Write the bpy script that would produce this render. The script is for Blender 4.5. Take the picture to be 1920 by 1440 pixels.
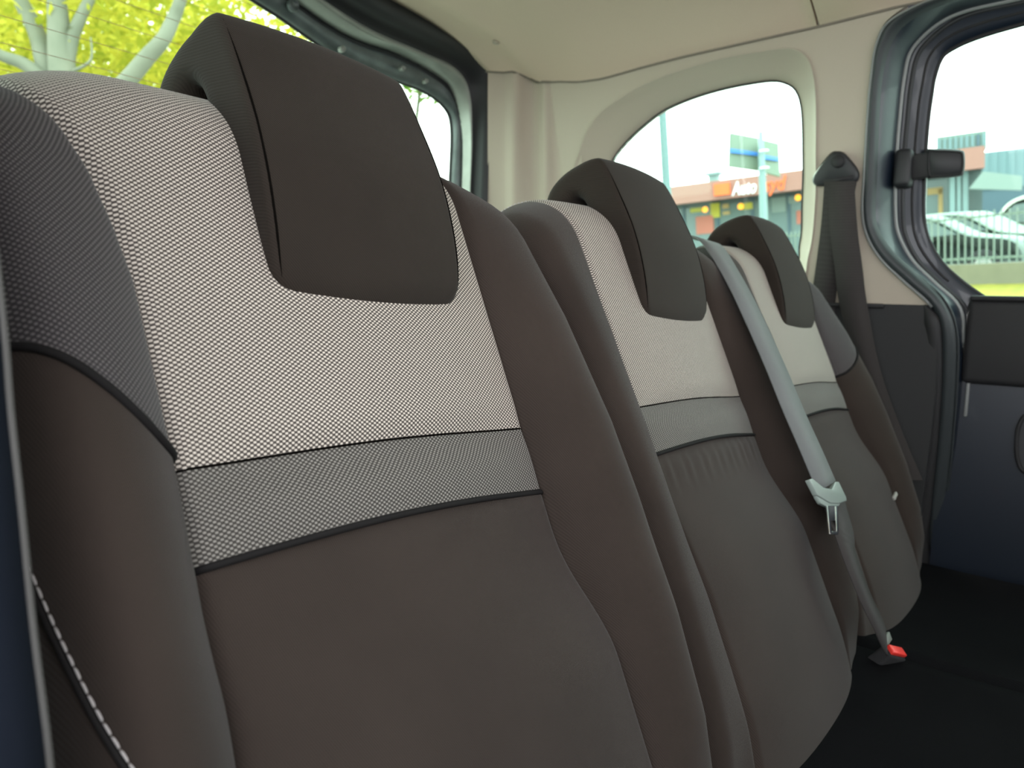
import bpy, bmesh, math, random
from math import sin, cos, pi, radians
from mathutils import Vector, Matrix, Euler
from mathutils.geometry import tessellate_polygon
from mathutils.bvhtree import BVHTree

for o in list(bpy.data.objects): bpy.data.objects.remove(o)
S = bpy.context.scene
COL = S.collection
random.seed(7)
ZO = 1.5                      # the cabin's z = 0 (eye level) is 1.5 m above the street
# ---------------------------------------------------------------- camera
yaw, pit, rol = radians(36.43), radians(-4.77), radians(2.6)
FP = 1455.0
F = Vector((cos(pit)*cos(yaw), cos(pit)*sin(yaw), sin(pit)))
R = Vector((sin(yaw), -cos(yaw), 0)); U0 = R.cross(F)
R, U = cos(rol)*R + sin(rol)*U0, -sin(rol)*R + cos(rol)*U0
CAM = Vector((0, -.45, 0))
cd = bpy.data.cameras.new('camera'); cam = bpy.data.objects.new('camera', cd); COL.objects.link(cam)
cd.sensor_width = 36; cd.lens = FP/1920*36; cd.clip_start = .02; cd.clip_end = 400
cam.matrix_world = Matrix.Translation(CAM + Vector((0, 0, ZO))) @ Matrix((R, U, -F)).transposed().to_4x4()
cd.dof.use_dof = True; cd.dof.focus_distance = .60; cd.dof.aperture_fstop = 10
S.camera = cam
# ---------------------------------------------------------------- sky, exposure
w = bpy.data.worlds.new('sky'); S.world = w; w.use_nodes = True
nt = w.node_tree; bg = nt.nodes['Background']
tc = nt.nodes.new('ShaderNodeTexCoord'); sp = nt.nodes.new('ShaderNodeSeparateXYZ'); rp = nt.nodes.new('ShaderNodeValToRGB')
nt.links.new(tc.outputs['Generated'], sp.inputs[0]); nt.links.new(sp.outputs['Z'], rp.inputs[0]); nt.links.new(rp.outputs[0], bg.inputs[0])
rp.color_ramp.elements[0].position = 0.0; rp.color_ramp.elements[0].color = (.97, .98, 1, 1)
rp.color_ramp.elements[1].position = .9; rp.color_ramp.elements[1].color = (.90, .95, 1, 1)
bg.inputs[1].default_value = 4.2
sun = bpy.data.lights.new('sun', 'SUN'); sun.energy = 3.5; sun.angle = radians(35); sun.color = (1, .96, .86)
so = bpy.data.objects.new('sun', sun); COL.objects.link(so)
so.rotation_euler = Vector((-.55, -.66, -.50)).to_track_quat('-Z', 'Y').to_euler()   # veiled sun behind the trees at the rear
S.view_settings.view_transform = 'Standard'; S.view_settings.look = 'None'
S.view_settings.gamma = 1; S.view_settings.use_curve_mapping = False
S.view_settings.exposure = .72
S.cycles.max_bounces = 10; S.cycles.diffuse_bounces = 6; S.cycles.transparent_max_bounces = 16
try: S.cycles.use_denoising = True
except Exception: pass

# ---------------------------------------------------------------- frames
def ray(px, py): return F + R*((px-960)/FP) + U*((720-py)/FP)
def onX(X, px, py): d = ray(px, py); return CAM + d*((X-CAM.x)/d.x)
def onY(Y, px, py): d = ray(px, py); return CAM + d*((Y-CAM.y)/d.y)
def onP(p0, n, px, py): d = ray(px, py); return CAM + d*(((p0-CAM).dot(n))/d.dot(n))
CABIN = Matrix.Translation((0, 0, ZO))
UP = Vector((-.12966, .06693, .9893)).normalized()          # the street tilts against the parked van
XW = (Vector((1, 0, 0)) - UP*UP.x).normalized(); YW = UP.cross(XW)
STREET = CABIN @ Matrix.Translation(CAM) @ Matrix((XW, YW, UP)).transposed().to_4x4() @ Matrix.Translation((0, 0, -1.5))
def wd(px, py, t): q = ray(px, py)*t; return Vector((q.dot(XW), q.dot(YW), q.dot(UP)+1.5))

ORG = {}
def put(o, parent, M, org):
    COL.objects.link(o)
    if parent is not None: o.parent = parent; ORG[o] = ORG[parent]
    else: o.matrix_world = M @ Matrix.Translation(org); ORG[o] = Vector(org)
def props(o, label=None, cat=None, group=None, kind=None):
    if label: o['label'] = label
    if cat: o['category'] = cat
    if group: o['group'] = group
    if kind: o['kind'] = kind
    return o
def thing(name, label, cat, org, M=CABIN, group=None, kind=None):
    o = bpy.data.objects.new(name, None); o.empty_display_size = .05
    put(o, None, M, org); return props(o, label, cat, group, kind)
def obj(name, me, mat, parent=None, M=CABIN, smooth=True, **k):
    """me = (verts, faces[, uvs]) in the frame of the cabin or of the street"""
    V, Fc = me[0], me[1]; V = [Vector(v) for v in V]
    if parent is not None: org = ORG[parent]
    else:
        n = len(V); org = Vector((sum(v.x for v in V)/n, sum(v.y for v in V)/n, min(v.z for v in V)))
    m = bpy.data.meshes.new(name); m.from_pydata([v-org for v in V], [], Fc)
    if len(me) > 2 and me[2]:
        uv = m.uv_layers.new(name='UVMap')
        for l in m.loops: uv.data[l.index].uv = me[2][l.vertex_index]
    m.materials.append(mat)
    if smooth: m.shade_smooth()
    m.update()
    o = bpy.data.objects.new(name, m); put(o, parent, M, org)
    return props(o, **k)
def join(*ms):
    V, Fc, UVs = [], [], []
    for me in ms:
        b = len(V); V += list(me[0]); Fc += [[i+b for i in f] for f in me[1]]
    return V, Fc
# ---------------------------------------------------------------- mesh makers
def grid(nu, nv, f, uvf=None, cu=False, cv=False):
    V = [f(i/nu, j/nv) for j in range(nv+(0 if cv else 1)) for i in range(nu+(0 if cu else 1))]
    UVs = [uvf(i/nu, j/nv) for j in range(nv+1) for i in range(nu+1)] if uvf else None
    a = nu if cu else nu+1; b = nv if cv else nv+1
    Fc = []
    for j in range(nv):
        for i in range(nu):
            i2 = (i+1) % a; j2 = (j+1) % b
            Fc.append([j*a+i, j*a+i2, j2*a+i2, j2*a+i])
    return V, Fc, UVs
def box(x0, x1, y0, y1, z0, z1):
    V = [Vector((x, y, z)) for z in (z0, z1) for y in (y0, y1) for x in (x0, x1)]
    return V, [[0, 2, 3, 1], [4, 5, 7, 6], [0, 1, 5, 4], [2, 6, 7, 3], [0, 4, 6, 2], [1, 3, 7, 5]]
def bev(me, r, seg=3):
    bm = bmesh.new(); vs = [bm.verts.new(v) for v in me[0]]
    for f in me[1]: bm.faces.new([vs[i] for i in f])
    bmesh.ops.recalc_face_normals(bm, faces=bm.faces)
    bmesh.ops.bevel(bm, geom=list(bm.edges), offset=r, segments=seg, affect='EDGES', profile=.5, clamp_overlap=True)
    bm.verts.index_update()
    out = [v.co.copy() for v in bm.verts], [[v.index for v in f.verts] for f in bm.faces]; bm.free(); return out
def rbox(x0, x1, y0, y1, z0, z1, r): return bev(box(x0, x1, y0, y1, z0, z1), r)
def crom(P, n, closed=False):
    P = [Vector(p) for p in P]; m = len(P); out = []
    segs = m if closed else m-1
    for s in range(segs):
        g = lambda i: P[i % m] if closed else P[max(0, min(m-1, i))]
        a, b, c, d = g(s-1), g(s), g(s+1), g(s+2)
        for k in range(n):
            t = k/n
            out.append(.5*((2*b)+(c-a)*t+(2*a-5*b+4*c-d)*t*t+(3*b-a-3*c+d)*t**3))
    if not closed: out.append(P[-1].copy())
    return out
def tube(P, r, ns=8, closed=False, caps=True):
    P = [Vector(p) for p in P]; n = len(P); V, Fc = [], []
    ref = None
    for i, p in enumerate(P):
        if closed: d = P[(i+1) % n]-P[i-1]
        else: d = P[min(n-1, i+1)]-P[max(0, i-1)]
        d.normalize()
        if ref is None:
            ref = Vector((0, 0, 1)) if abs(d.z) < .9 else Vector((1, 0, 0))
        ref = (ref-d*ref.dot(d)).normalized(); b = d.cross(ref)
        rr = r[i] if isinstance(r, (list, tuple)) else r
        V += [p+(ref*cos(2*pi*k/ns)+b*sin(2*pi*k/ns))*rr for k in range(ns)]
    for i in range(n if closed else n-1):
        for k in range(ns):
            j = (i+1) % n
            Fc.append([i*ns+k, i*ns+(k+1) % ns, j*ns+(k+1) % ns, j*ns+k])
    if caps and not closed: Fc += [list(range(ns))[::-1], [(n-1)*ns+k for k in range(ns)]]
    return V, Fc
def loft(curves, closed=False):
    n = len(curves[0]); V = [p for c in curves for p in c]; Fc = []
    for j in range(len(curves)-1):
        for i in range(n if closed else n-1):
            k = (i+1) % n; Fc.append([j*n+i, j*n+k, (j+1)*n+k, (j+1)*n+i])
    return V, Fc
def ribbon(P, wdir, wid, th=.0012):
    """strap along P; wdir one vector or one per point"""
    P = [Vector(p) for p in P]; n = len(P); V, Fc = [], []
    for i, p in enumerate(P):
        d = (P[min(n-1, i+1)]-P[max(0, i-1)]).normalized()
        w_ = wdir[i] if isinstance(wdir, list) else wdir
        w_ = Vector(w_); w_ = (w_-d*w_.dot(d)).normalized(); nn = d.cross(w_)
        ww = wid[i] if isinstance(wid, list) else wid
        V += [p-w_*ww/2-nn*th/2, p+w_*ww/2-nn*th/2, p+w_*ww/2+nn*th/2, p-w_*ww/2+nn*th/2]
    for i in range(n-1):
        for k in range(4): Fc.append([i*4+k, i*4+(k+1) % 4, i*4+4+(k+1) % 4, i*4+4+k])
    Fc += [[0, 3, 2, 1], [(n-1)*4+k for k in range(4)]]
    return V, Fc
def panel_holes(outer, holes, to3, thick):
    """flat sheet with holes; loops of 2D points, to3(p, depth) gives the place"""
    loops = [outer]+holes
    tri = tessellate_polygon([[Vector((p[0], p[1], 0)) for p in l] for l in loops])
    flat = [p for l in loops for p in l]; n = len(flat)
    V = [to3(p, 0) for p in flat]+[to3(p, thick) for p in flat]
    Fc = [list(t) for t in tri]+[[i+n for i in t][::-1] for t in tri]
    b = 0
    for l in loops:
        m = len(l)
        for i in range(m): Fc.append([b+i, b+(i+1) % m, b+(i+1) % m+n, b+i+n])
        b += m
    return V, Fc
def prism(poly, to3, d0, d1): 
    n = len(poly)
    V = [to3(p, d0) for p in poly]+[to3(p, d1) for p in poly]
    return V, [list(range(n))[::-1], [i+n for i in range(n)]]+[[i, (i+1) % n, (i+1) % n+n, i+n] for i in range(n)]
def lathe(prof, c, ax='z', ns=20):
    V, Fc = [], []; c = Vector(c)
    for r_, h in prof:
        for k in range(ns):
            a = 2*pi*k/ns; q = (r_*cos(a), r_*sin(a))
            V.append(c+{'z': Vector((q[0], q[1], h)), 'x': Vector((h, q[0], q[1])), 'y': Vector((q[0], h, q[1]))}[ax])
    for i in range(len(prof)-1):
        for k in range(ns): Fc.append([i*ns+k, i*ns+(k+1) % ns, (i+1)*ns+(k+1) % ns, (i+1)*ns+k])
    return V, Fc+[list(range(ns))[::-1], [(len(prof)-1)*ns+k for k in range(ns)]]

# ---------------------------------------------------------------- materials
def base(name, col, rough=.6, metal=0, spec=.5, sheen=0, coat=0):
    m = bpy.data.materials.new(name); m.use_nodes = True; b = m.node_tree.nodes['Principled BSDF']
    b.inputs['Base Color'].default_value = (*col, 1); b.inputs['Roughness'].default_value = rough
    b.inputs['Metallic'].default_value = metal; b.inputs['Specular IOR Level'].default_value = spec
    b.inputs['Sheen Weight'].default_value = sheen; b.inputs['Coat Weight'].default_value = coat
    if sheen: b.inputs['Sheen Roughness'].default_value = .45
    return m
def noisy(m, scale, amt, col2=None, bump=0, coords='Object', det=4):
    t = m.node_tree; b = t.nodes['Principled BSDF']; c = b.inputs['Base Color'].default_value[:3]
    tc = t.nodes.new('ShaderNodeTexCoord'); n = t.nodes.new('ShaderNodeTexNoise'); n.inputs['Scale'].default_value = scale; n.inputs['Detail'].default_value = det
    t.links.new(tc.outputs[coords], n.inputs['Vector'])
    mx = t.nodes.new('ShaderNodeMix'); mx.data_type = 'RGBA'
    mx.inputs['A'].default_value = (*[v*(1-amt) for v in c], 1); mx.inputs['B'].default_value = (*(col2 or [min(1, v*(1+amt)) for v in c]), 1)
    t.links.new(n.outputs['Fac'], mx.inputs['Factor']); t.links.new(mx.outputs['Result'], b.inputs['Base Color'])
    if bump:
        bp = t.nodes.new('ShaderNodeBump'); bp.inputs['Strength'].default_value = bump; bp.inputs['Distance'].default_value = .001
        t.links.new(n.outputs['Fac'], bp.inputs['Height']); t.links.new(bp.outputs[0], b.inputs['Normal'])
    return m
def fmath(t, op, a, b=None, c=None):
    n = t.nodes.new('ShaderNodeMath'); n.operation = op
    for i, v in enumerate((a, b, c)):
        if v is None: continue
        if isinstance(v, (int, float)): n.inputs[i].default_value = v
        else: t.links.new(v, n.inputs[i])
    return n.outputs[0]
def weave(name, light, dark, pa=.00385, pb=.0016, lo=-.12, hi=.42, sheen=.1):
    """knitted mesh: rows of small pale lozenges, staggered, on a dark ground"""
    m = base(name, dark, .85, 0, .25, sheen); t = m.node_tree; b = t.nodes['Principled BSDF']
    uv = t.nodes.new('ShaderNodeUVMap'); uv.uv_map = 'UVMap'; s = t.nodes.new('ShaderNodeSeparateXYZ'); t.links.new(uv.outputs[0], s.inputs[0])
    nz = t.nodes.new('ShaderNodeTexNoise'); nz.inputs['Scale'].default_value = 60; t.links.new(uv.outputs[0], nz.inputs['Vector'])
    wob = fmath(t, 'MULTIPLY', nz.outputs['Fac'], 1.6)
    cx = fmath(t, 'COSINE', fmath(t, 'ADD', fmath(t, 'MULTIPLY', s.outputs[0], 2*pi/pa), wob))
    cy = fmath(t, 'COSINE', fmath(t, 'ADD', fmath(t, 'MULTIPLY', s.outputs[1], pi/pb), wob))
    pr = fmath(t, 'MULTIPLY', cx, cy)
    mr = t.nodes.new('ShaderNodeMapRange'); mr.interpolation_type = 'SMOOTHSTEP'
    mr.inputs['From Min'].default_value = lo; mr.inputs['From Max'].default_value = hi; t.links.new(pr, mr.inputs['Value'])
    mx = t.nodes.new('ShaderNodeMix'); mx.data_type = 'RGBA'; mx.inputs['A'].default_value = (*dark, 1); mx.inputs['B'].default_value = (*light, 1)
    t.links.new(mr.outputs[0], mx.inputs['Factor']); t.links.new(mx.outputs['Result'], b.inputs['Base Color'])
    bp = t.nodes.new('ShaderNodeBump'); bp.inputs['Strength'].default_value = .35; bp.inputs['Distance'].default_value = .0004
    t.links.new(mr.outputs[0], bp.inputs['Height']); t.links.new(bp.outputs[0], b.inputs['Normal'])
    return m
def twill(name, col, col2, per=.0021, coords='UV', sheen=.35, kx=1.0, ky=.35, spec=.12):
    m = base(name, col, .85, 0, spec, sheen*.3); t = m.node_tree; b = t.nodes['Principled BSDF']
    tc = t.nodes.new('ShaderNodeTexCoord'); s = t.nodes.new('ShaderNodeSeparateXYZ'); t.links.new(tc.outputs[coords], s.inputs[0])
    v = s.outputs[1] if coords == 'UV' else s.outputs[2]
    a = fmath(t, 'ADD', fmath(t, 'MULTIPLY', s.outputs[0], 2*pi*kx/per), fmath(t, 'MULTIPLY', v, 2*pi*ky/per))
    c = fmath(t, 'SINE', a)
    d = fmath(t, 'SINE', fmath(t, 'MULTIPLY', v, 2*pi/(per*.55)))
    h = fmath(t, 'ADD', c, fmath(t, 'MULTIPLY', d, .4))
    n = t.nodes.new('ShaderNodeTexNoise'); n.inputs['Scale'].default_value = 9; n.inputs['Detail'].default_value = 6
    t.links.new(tc.outputs['Object'], n.inputs['Vector'])
    f = fmath(t, 'ADD', fmath(t, 'MULTIPLY', h, .16), fmath(t, 'MULTIPLY', n.outputs['Fac'], .8))
    mx = t.nodes.new('ShaderNodeMix'); mx.data_type = 'RGBA'; mx.inputs['A'].default_value = (*col, 1); mx.inputs['B'].default_value = (*col2, 1)
    t.links.new(f, mx.inputs['Factor']); t.links.new(mx.outputs['Result'], b.inputs['Base Color'])
    bp = t.nodes.new('ShaderNodeBump'); bp.inputs['Strength'].default_value = .3; bp.inputs['Distance'].default_value = .0003
    t.links.new(h, bp.inputs['Height']); t.links.new(bp.outputs[0], b.inputs['Normal'])
    return m
def glass_mat(name, tint, gl=.06):
    m = bpy.data.materials.new(name); m.use_nodes = True; t = m.node_tree; t.nodes.clear()
    o = t.nodes.new('ShaderNodeOutputMaterial'); a = t.nodes.new('ShaderNodeBsdfTransparent'); a.inputs[0].default_value = (*tint, 1)
    g = t.nodes.new('ShaderNodeBsdfGlossy'); g.inputs['Roughness'].default_value = .02
    lw = t.nodes.new('ShaderNodeLayerWeight'); fa_ = fmath(t, 'POWER', lw.outputs['Facing'], 4); fa_ = fmath(t, 'ADD', fmath(t, 'MULTIPLY', fa_, .35), .02)
    mx = t.nodes.new('ShaderNodeMixShader'); t.links.new(fa_, mx.inputs[0]); t.links.new(a.outputs[0], mx.inputs[1]); t.links.new(g.outputs[0], mx.inputs[2]); t.links.new(mx.outputs[0], o.inputs[0])
    return m
def leafmat(name, c1, c2, trans):
    m = bpy.data.materials.new(name); m.use_nodes = True; t = m.node_tree; t.nodes.clear()
    o = t.nodes.new('ShaderNodeOutputMaterial'); d = t.nodes.new('ShaderNodeBsdfDiffuse'); r_ = t.nodes.new('ShaderNodeBsdfTranslucent')
    gi = t.nodes.new('ShaderNodeNewGeometry'); rp = t.nodes.new('ShaderNodeValToRGB')
    t.links.new(gi.outputs['Random Per Island'], rp.inputs[0]); rp.color_ramp.elements[0].color = (*c1, 1); rp.color_ramp.elements[1].color = (*c2, 1)
    t.links.new(rp.outputs[0], d.inputs[0]); t.links.new(rp.outputs[0], r_.inputs[0])
    mx = t.nodes.new('ShaderNodeMixShader'); mx.inputs[0].default_value = trans
    t.links.new(d.outputs[0], mx.inputs[1]); t.links.new(r_.outputs[0], mx.inputs[2]); t.links.new(mx.outputs[0], o.inputs[0])
    return m
def emit(name, col, s):
    m = base(name, col); b = m.node_tree.nodes['Principled BSDF']; b.inputs['Emission Color'].default_value = (*col, 1); b.inputs['Emission Strength'].default_value = s; return m

M = {}
M['weave'] = weave('pale mesh fabric', (.57, .51, .445), (.060, .051, .045), .0040, .00132, -.10, .38)
M['weave_band'] = weave('grey mesh fabric', (.235, .22, .198), (.040, .036, .032), .0038, .00130, -.10, .5)
M['weave_dark'] = weave('charcoal mesh fabric', (.120, .108, .108), (.028, .025, .026), .0042, .00140, -.05, .7)
M['cloth'] = twill('charcoal twill', (.0225, .0165, .0135), (.044, .0330, .0270), .0013)
M['cloth_h'] = twill('headrest twill', (.0165, .0125, .0098), (.033, .0255, .020), .0014, 'Object', .2, .7, .7)
M['cushion'] = twill('cushion twill', (.004, .004, .0045), (.008, .008, .009), .002, sheen=0, spec=.02)  # near black, the low light on the cushions is put into the colour
M['piping'] = base('black piping', (.012, .011, .011), .8, spec=.1)
M['groove'] = base('black seam thread', (.004, .0035, .003), 1, spec=0)
M['thread'] = base('pale thread', (.46, .43, .42), .7, spec=.2)
M['shell'] = noisy(base('black seat carpet', (.014, .014, .015), .95), 300, .3)
M['beige'] = noisy(base('warm grey trim plastic', (.43, .375, .305), .62, spec=.3), 900, .04, bump=.08)
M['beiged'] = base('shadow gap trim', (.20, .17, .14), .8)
M['headliner'] = noisy(base('headliner felt', (.64, .515, .41), .95, spec=.1), 700, .07, bump=.15)
M['greytrim'] = noisy(base('dark grey trim plastic', (.024, .024, .025), .6, spec=.25), 800, .15, bump=.1)
M['navy'] = base('navy body paint', (.006, .011, .020), .38, spec=.4, coat=.2)
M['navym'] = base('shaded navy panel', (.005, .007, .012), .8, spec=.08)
M['black'] = base('black rubber', (.014, .015, .017), .55)
M['seal'] = base('rubber seal', (.028, .034, .036), .45, spec=.35)
M['sealg'] = base('grey seal lip', (.06, .058, .055), .6, spec=.2)
M['sealhi'] = base('pale seal lip', (.20, .21, .205), .35)
M['metal'] = noisy(base('primed steel', (.26, .28, .25), .38, .2), 25, .25)
M['metald'] = noisy(base('dark steel', (.10, .12, .12), .35, .2), 30, .5)
M['belt'] = twill('grey belt webbing', (.13, .14, .138), (.19, .20, .197), .0024, 'Object', .2)
M['beltd'] = twill('dark belt webbing', (.032, .029, .028), (.052, .047, .045), .0011, 'Object', .2)
M['beltk'] = twill('black belt webbing', (.034, .031, .030), (.055, .050, .048), .0011, 'Object', .1)
M['tongue'] = base('grey green tongue plastic', (.24, .285, .26), .4)
M['chrome'] = base('chrome steel', (.75, .75, .76), .18, 1)
M['red'] = base('red button plastic', (.80, .045, .035), .35)
M['white'] = base('off white print', (.34, .33, .30), .6)
M['glass'] = glass_mat('window glass', (.80, .93, .86))
M['glassr'] = glass_mat('rear glass', (.80, .90, .82))
M['wire'] = base('heating wire', (.20, .10, .03), .6)
M['floor'] = noisy(base('black carpet', (.012, .012, .013), .95), 400, .4)

# ---------------------------------------------------------------- rear seats
TL = radians(24)
P0 = Vector((0, -.122, -.126)); TS = Vector((0, sin(TL), cos(TL))); NS = Vector((0, -cos(TL), sin(TL)))
def lerp(tab, s):
    if s <= tab[0][0]: return tab[0][1]
    for (a, va), (b, vb) in zip(tab, tab[1:]):
        if s <= b: k = (s-a)/(b-a); k = k*k*(3-2*k) if False else k; return va+(vb-va)*k
    return tab[-1][1]
HT = [(-.345, .000), (-.30, .006), (-.25, .030), (-.2, .041), (-.12, .046), (-.03, .046), (.035, .043), (.13, .031), (.2, .016), (.26, .004), (.32, -.004)]
def sst(a, b, x): t = max(0, min(1, (x-a)/(b-a))); return t*t*(3-2*t)
KS = [0]
HS = {(0, -1): .85, (0, 1): 1, (1, -1): .55, (1, 1): .95, (2, -1): .55, (2, 1): 1}
def seam_x(side, s):
    a = .14+.010*sst(-.05, -.13, s)+.006*sst(-.22, -.34, s)
    if KS[0] == 0 and side < 0: a += lerp([(-.02, .010), (.05, .007), (.15, .006), (.18, .010), (.21, .016), (.235, .026), (.262, .040), (.30, .050)], s)
    elif KS[0] == 2 and side > 0: a += lerp([(.15, 0), (.18, .004), (.21, .010), (.235, .020), (.262, .034), (.30, .044)], s)
    elif side < 0: a += .004
    return a
EDGE = .225
def surf(x, s):
    """x across from the seat's centre line, s up along the backrest -> offset from the seat origin"""
    side = -1 if x < 0 else 1; ax = abs(x); a = seam_x(side, min(s, .30))
    h = 0.0
    if ax <= a:
        q = ax/a
        h = .007*(1-q*q)
        lum = .022*sst(-.03, -.14, s)
        h += lum*(1-.25*q**4)
        h += -.0070*math.exp(-((s-.046)/.012)**2)*(1-q**4)
        h += (.003*math.exp(-((s-.020)/.014)**2) - .003*math.exp(-((s+.004)/.004)**2))*(1-q**4)
        h += -.012*sst(-.24, -.36, s)
        if KS[0] == 1 and s < -.002: h += .0006*(sin(x*2*pi/.021)+.5*sin(x*2*pi/.0135+1))*math.exp(-((s+.020)/.014)**2)*(1-q**4)
    base_h = .022*.75*sst(-.03, -.14, s) - .012*sst(-.24, -.36, s)
    t = 0
    if ax > a:
        t = (ax-a)/(EDGE-a); Hh = lerp(HT, s); Hh = Hh*HS[(KS[0], side)] if Hh > 0 else Hh
        if t < .60: h = base_h+(Hh-base_h)*sin(pi/2*(t/.60))**.85
        else: k = (t-.60)/.40; h = Hh-(Hh+.035)*(1-math.sqrt(max(0, 1-min(1, k)**2.3)))
    h -= .0045*math.exp(-((ax-a)/.0035)**2)
    drop = .046*(max(0, ax-.12)/.105)**2
    s1 = .232-drop; r_ = .07
    c = P0.copy(); c.x = 0
    if s <= s1: p = P0+TS*s+NS*h
    else:
        ph = (s-s1)/r_
        p = P0+TS*(s1+(r_+h)*sin(ph))+NS*(-r_+(r_+h)*cos(ph))
    return Vector((x, p.y, p.z))
CX = [.35, .82, 1.29]
def patch(cx, xa, xb, sa, sb, nu, nv, warpu=None):
    """xa/xb(s) bounds across; sa/sb(k) bounds along (k 0..1 across)"""
    def at(i, j):
        s = sa(i)+(sb(i)-sa(i))*j; x = xa(s)+(xb(s)-xa(s))*i; return x, s
    def f(i, j): x, s = at(ease(i), j); return surf(x, s)+Vector((cx, 0, 0))
    def ease(i): return i-.11*sin(2*pi*i) if nu > 12 else i
    return grid(nu, nv, f, lambda i, j: at(ease(i), j))
SB = lambda i: -.003+.005*sin(pi*i)+.006*(1-i)          # piping seam, a little arched
SA = lambda i: .046+.003*sin(pi*i)+.004*(1-i)
TOPS = .36
def bolster(cx, side, s0, s1, n=60):
    """front of the side bolster and its outer flank, from the seam to the back"""
    def at(i, j):
        s = (s0(i)+(s1(i)-s0(i))*j) if callable(s0) else s0+(s1-s0)*j
        return i*1.42, s
    def f(i, j):
        t, s = at(i, j)
        a = seam_x(side, min(s, .30))
        if t <= 1: p = surf(side*(a+(EDGE-a)*t), s)
        else:
            p = surf(side*EDGE, s); k = (t-1)/.42
            p = p-NS*(.085*k)*(1 if s < .2 else max(.15, 1-(s-.2)/.12)); p.x = side*(EDGE+.003*sin(pi*k))
        return p+Vector((cx, 0, 0))
    def uvf(i, j): t, s = at(i, j); return (side*(.14+t*.11), s)
    V, Fc, UV = grid(34, n, f, uvf)
    return V, Fc, UV
def back_shell(cx):
    def f(i, j):
        x = -.224+.448*i; s = -.36+.70*j
        s1 = .232-.03*abs(x/.225)**4
        if s < s1: p = P0+TS*s-NS*.118
        else: ph = min(1.4, (s-s1)/.09); p = P0+TS*(s1+.07*sin(ph)*.95)-NS*(.075+.043*cos(ph))
        return Vector((x+cx, p.y, p.z))
    return grid(12, 24, f)
CACHE = {}
def remesh(me, vox, it):
    m = bpy.data.meshes.new('t'); m.from_pydata([tuple(v) for v in me[0]], [], me[1]); m.update()
    bm = bmesh.new(); bm.from_mesh(m); bmesh.ops.recalc_face_normals(bm, faces=bm.faces); bm.to_mesh(m); bm.free()
    o = bpy.data.objects.new('t', m); COL.objects.link(o)
    r = o.modifiers.new('r', 'REMESH'); r.mode = 'VOXEL'; r.voxel_size = vox
    q = o.modifiers.new('s', 'SMOOTH'); q.factor = .6; q.iterations = it
    bpy.context.view_layer.update(); dg = bpy.context.evaluated_depsgraph_get(); e = bpy.data.meshes.new_from_object(o.evaluated_get(dg))
    out = [v.co.copy() for v in e.vertices], [list(p.vertices) for p in e.polygons]
    bpy.data.objects.remove(o); bpy.data.meshes.remove(m); bpy.data.meshes.remove(e); return out
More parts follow.
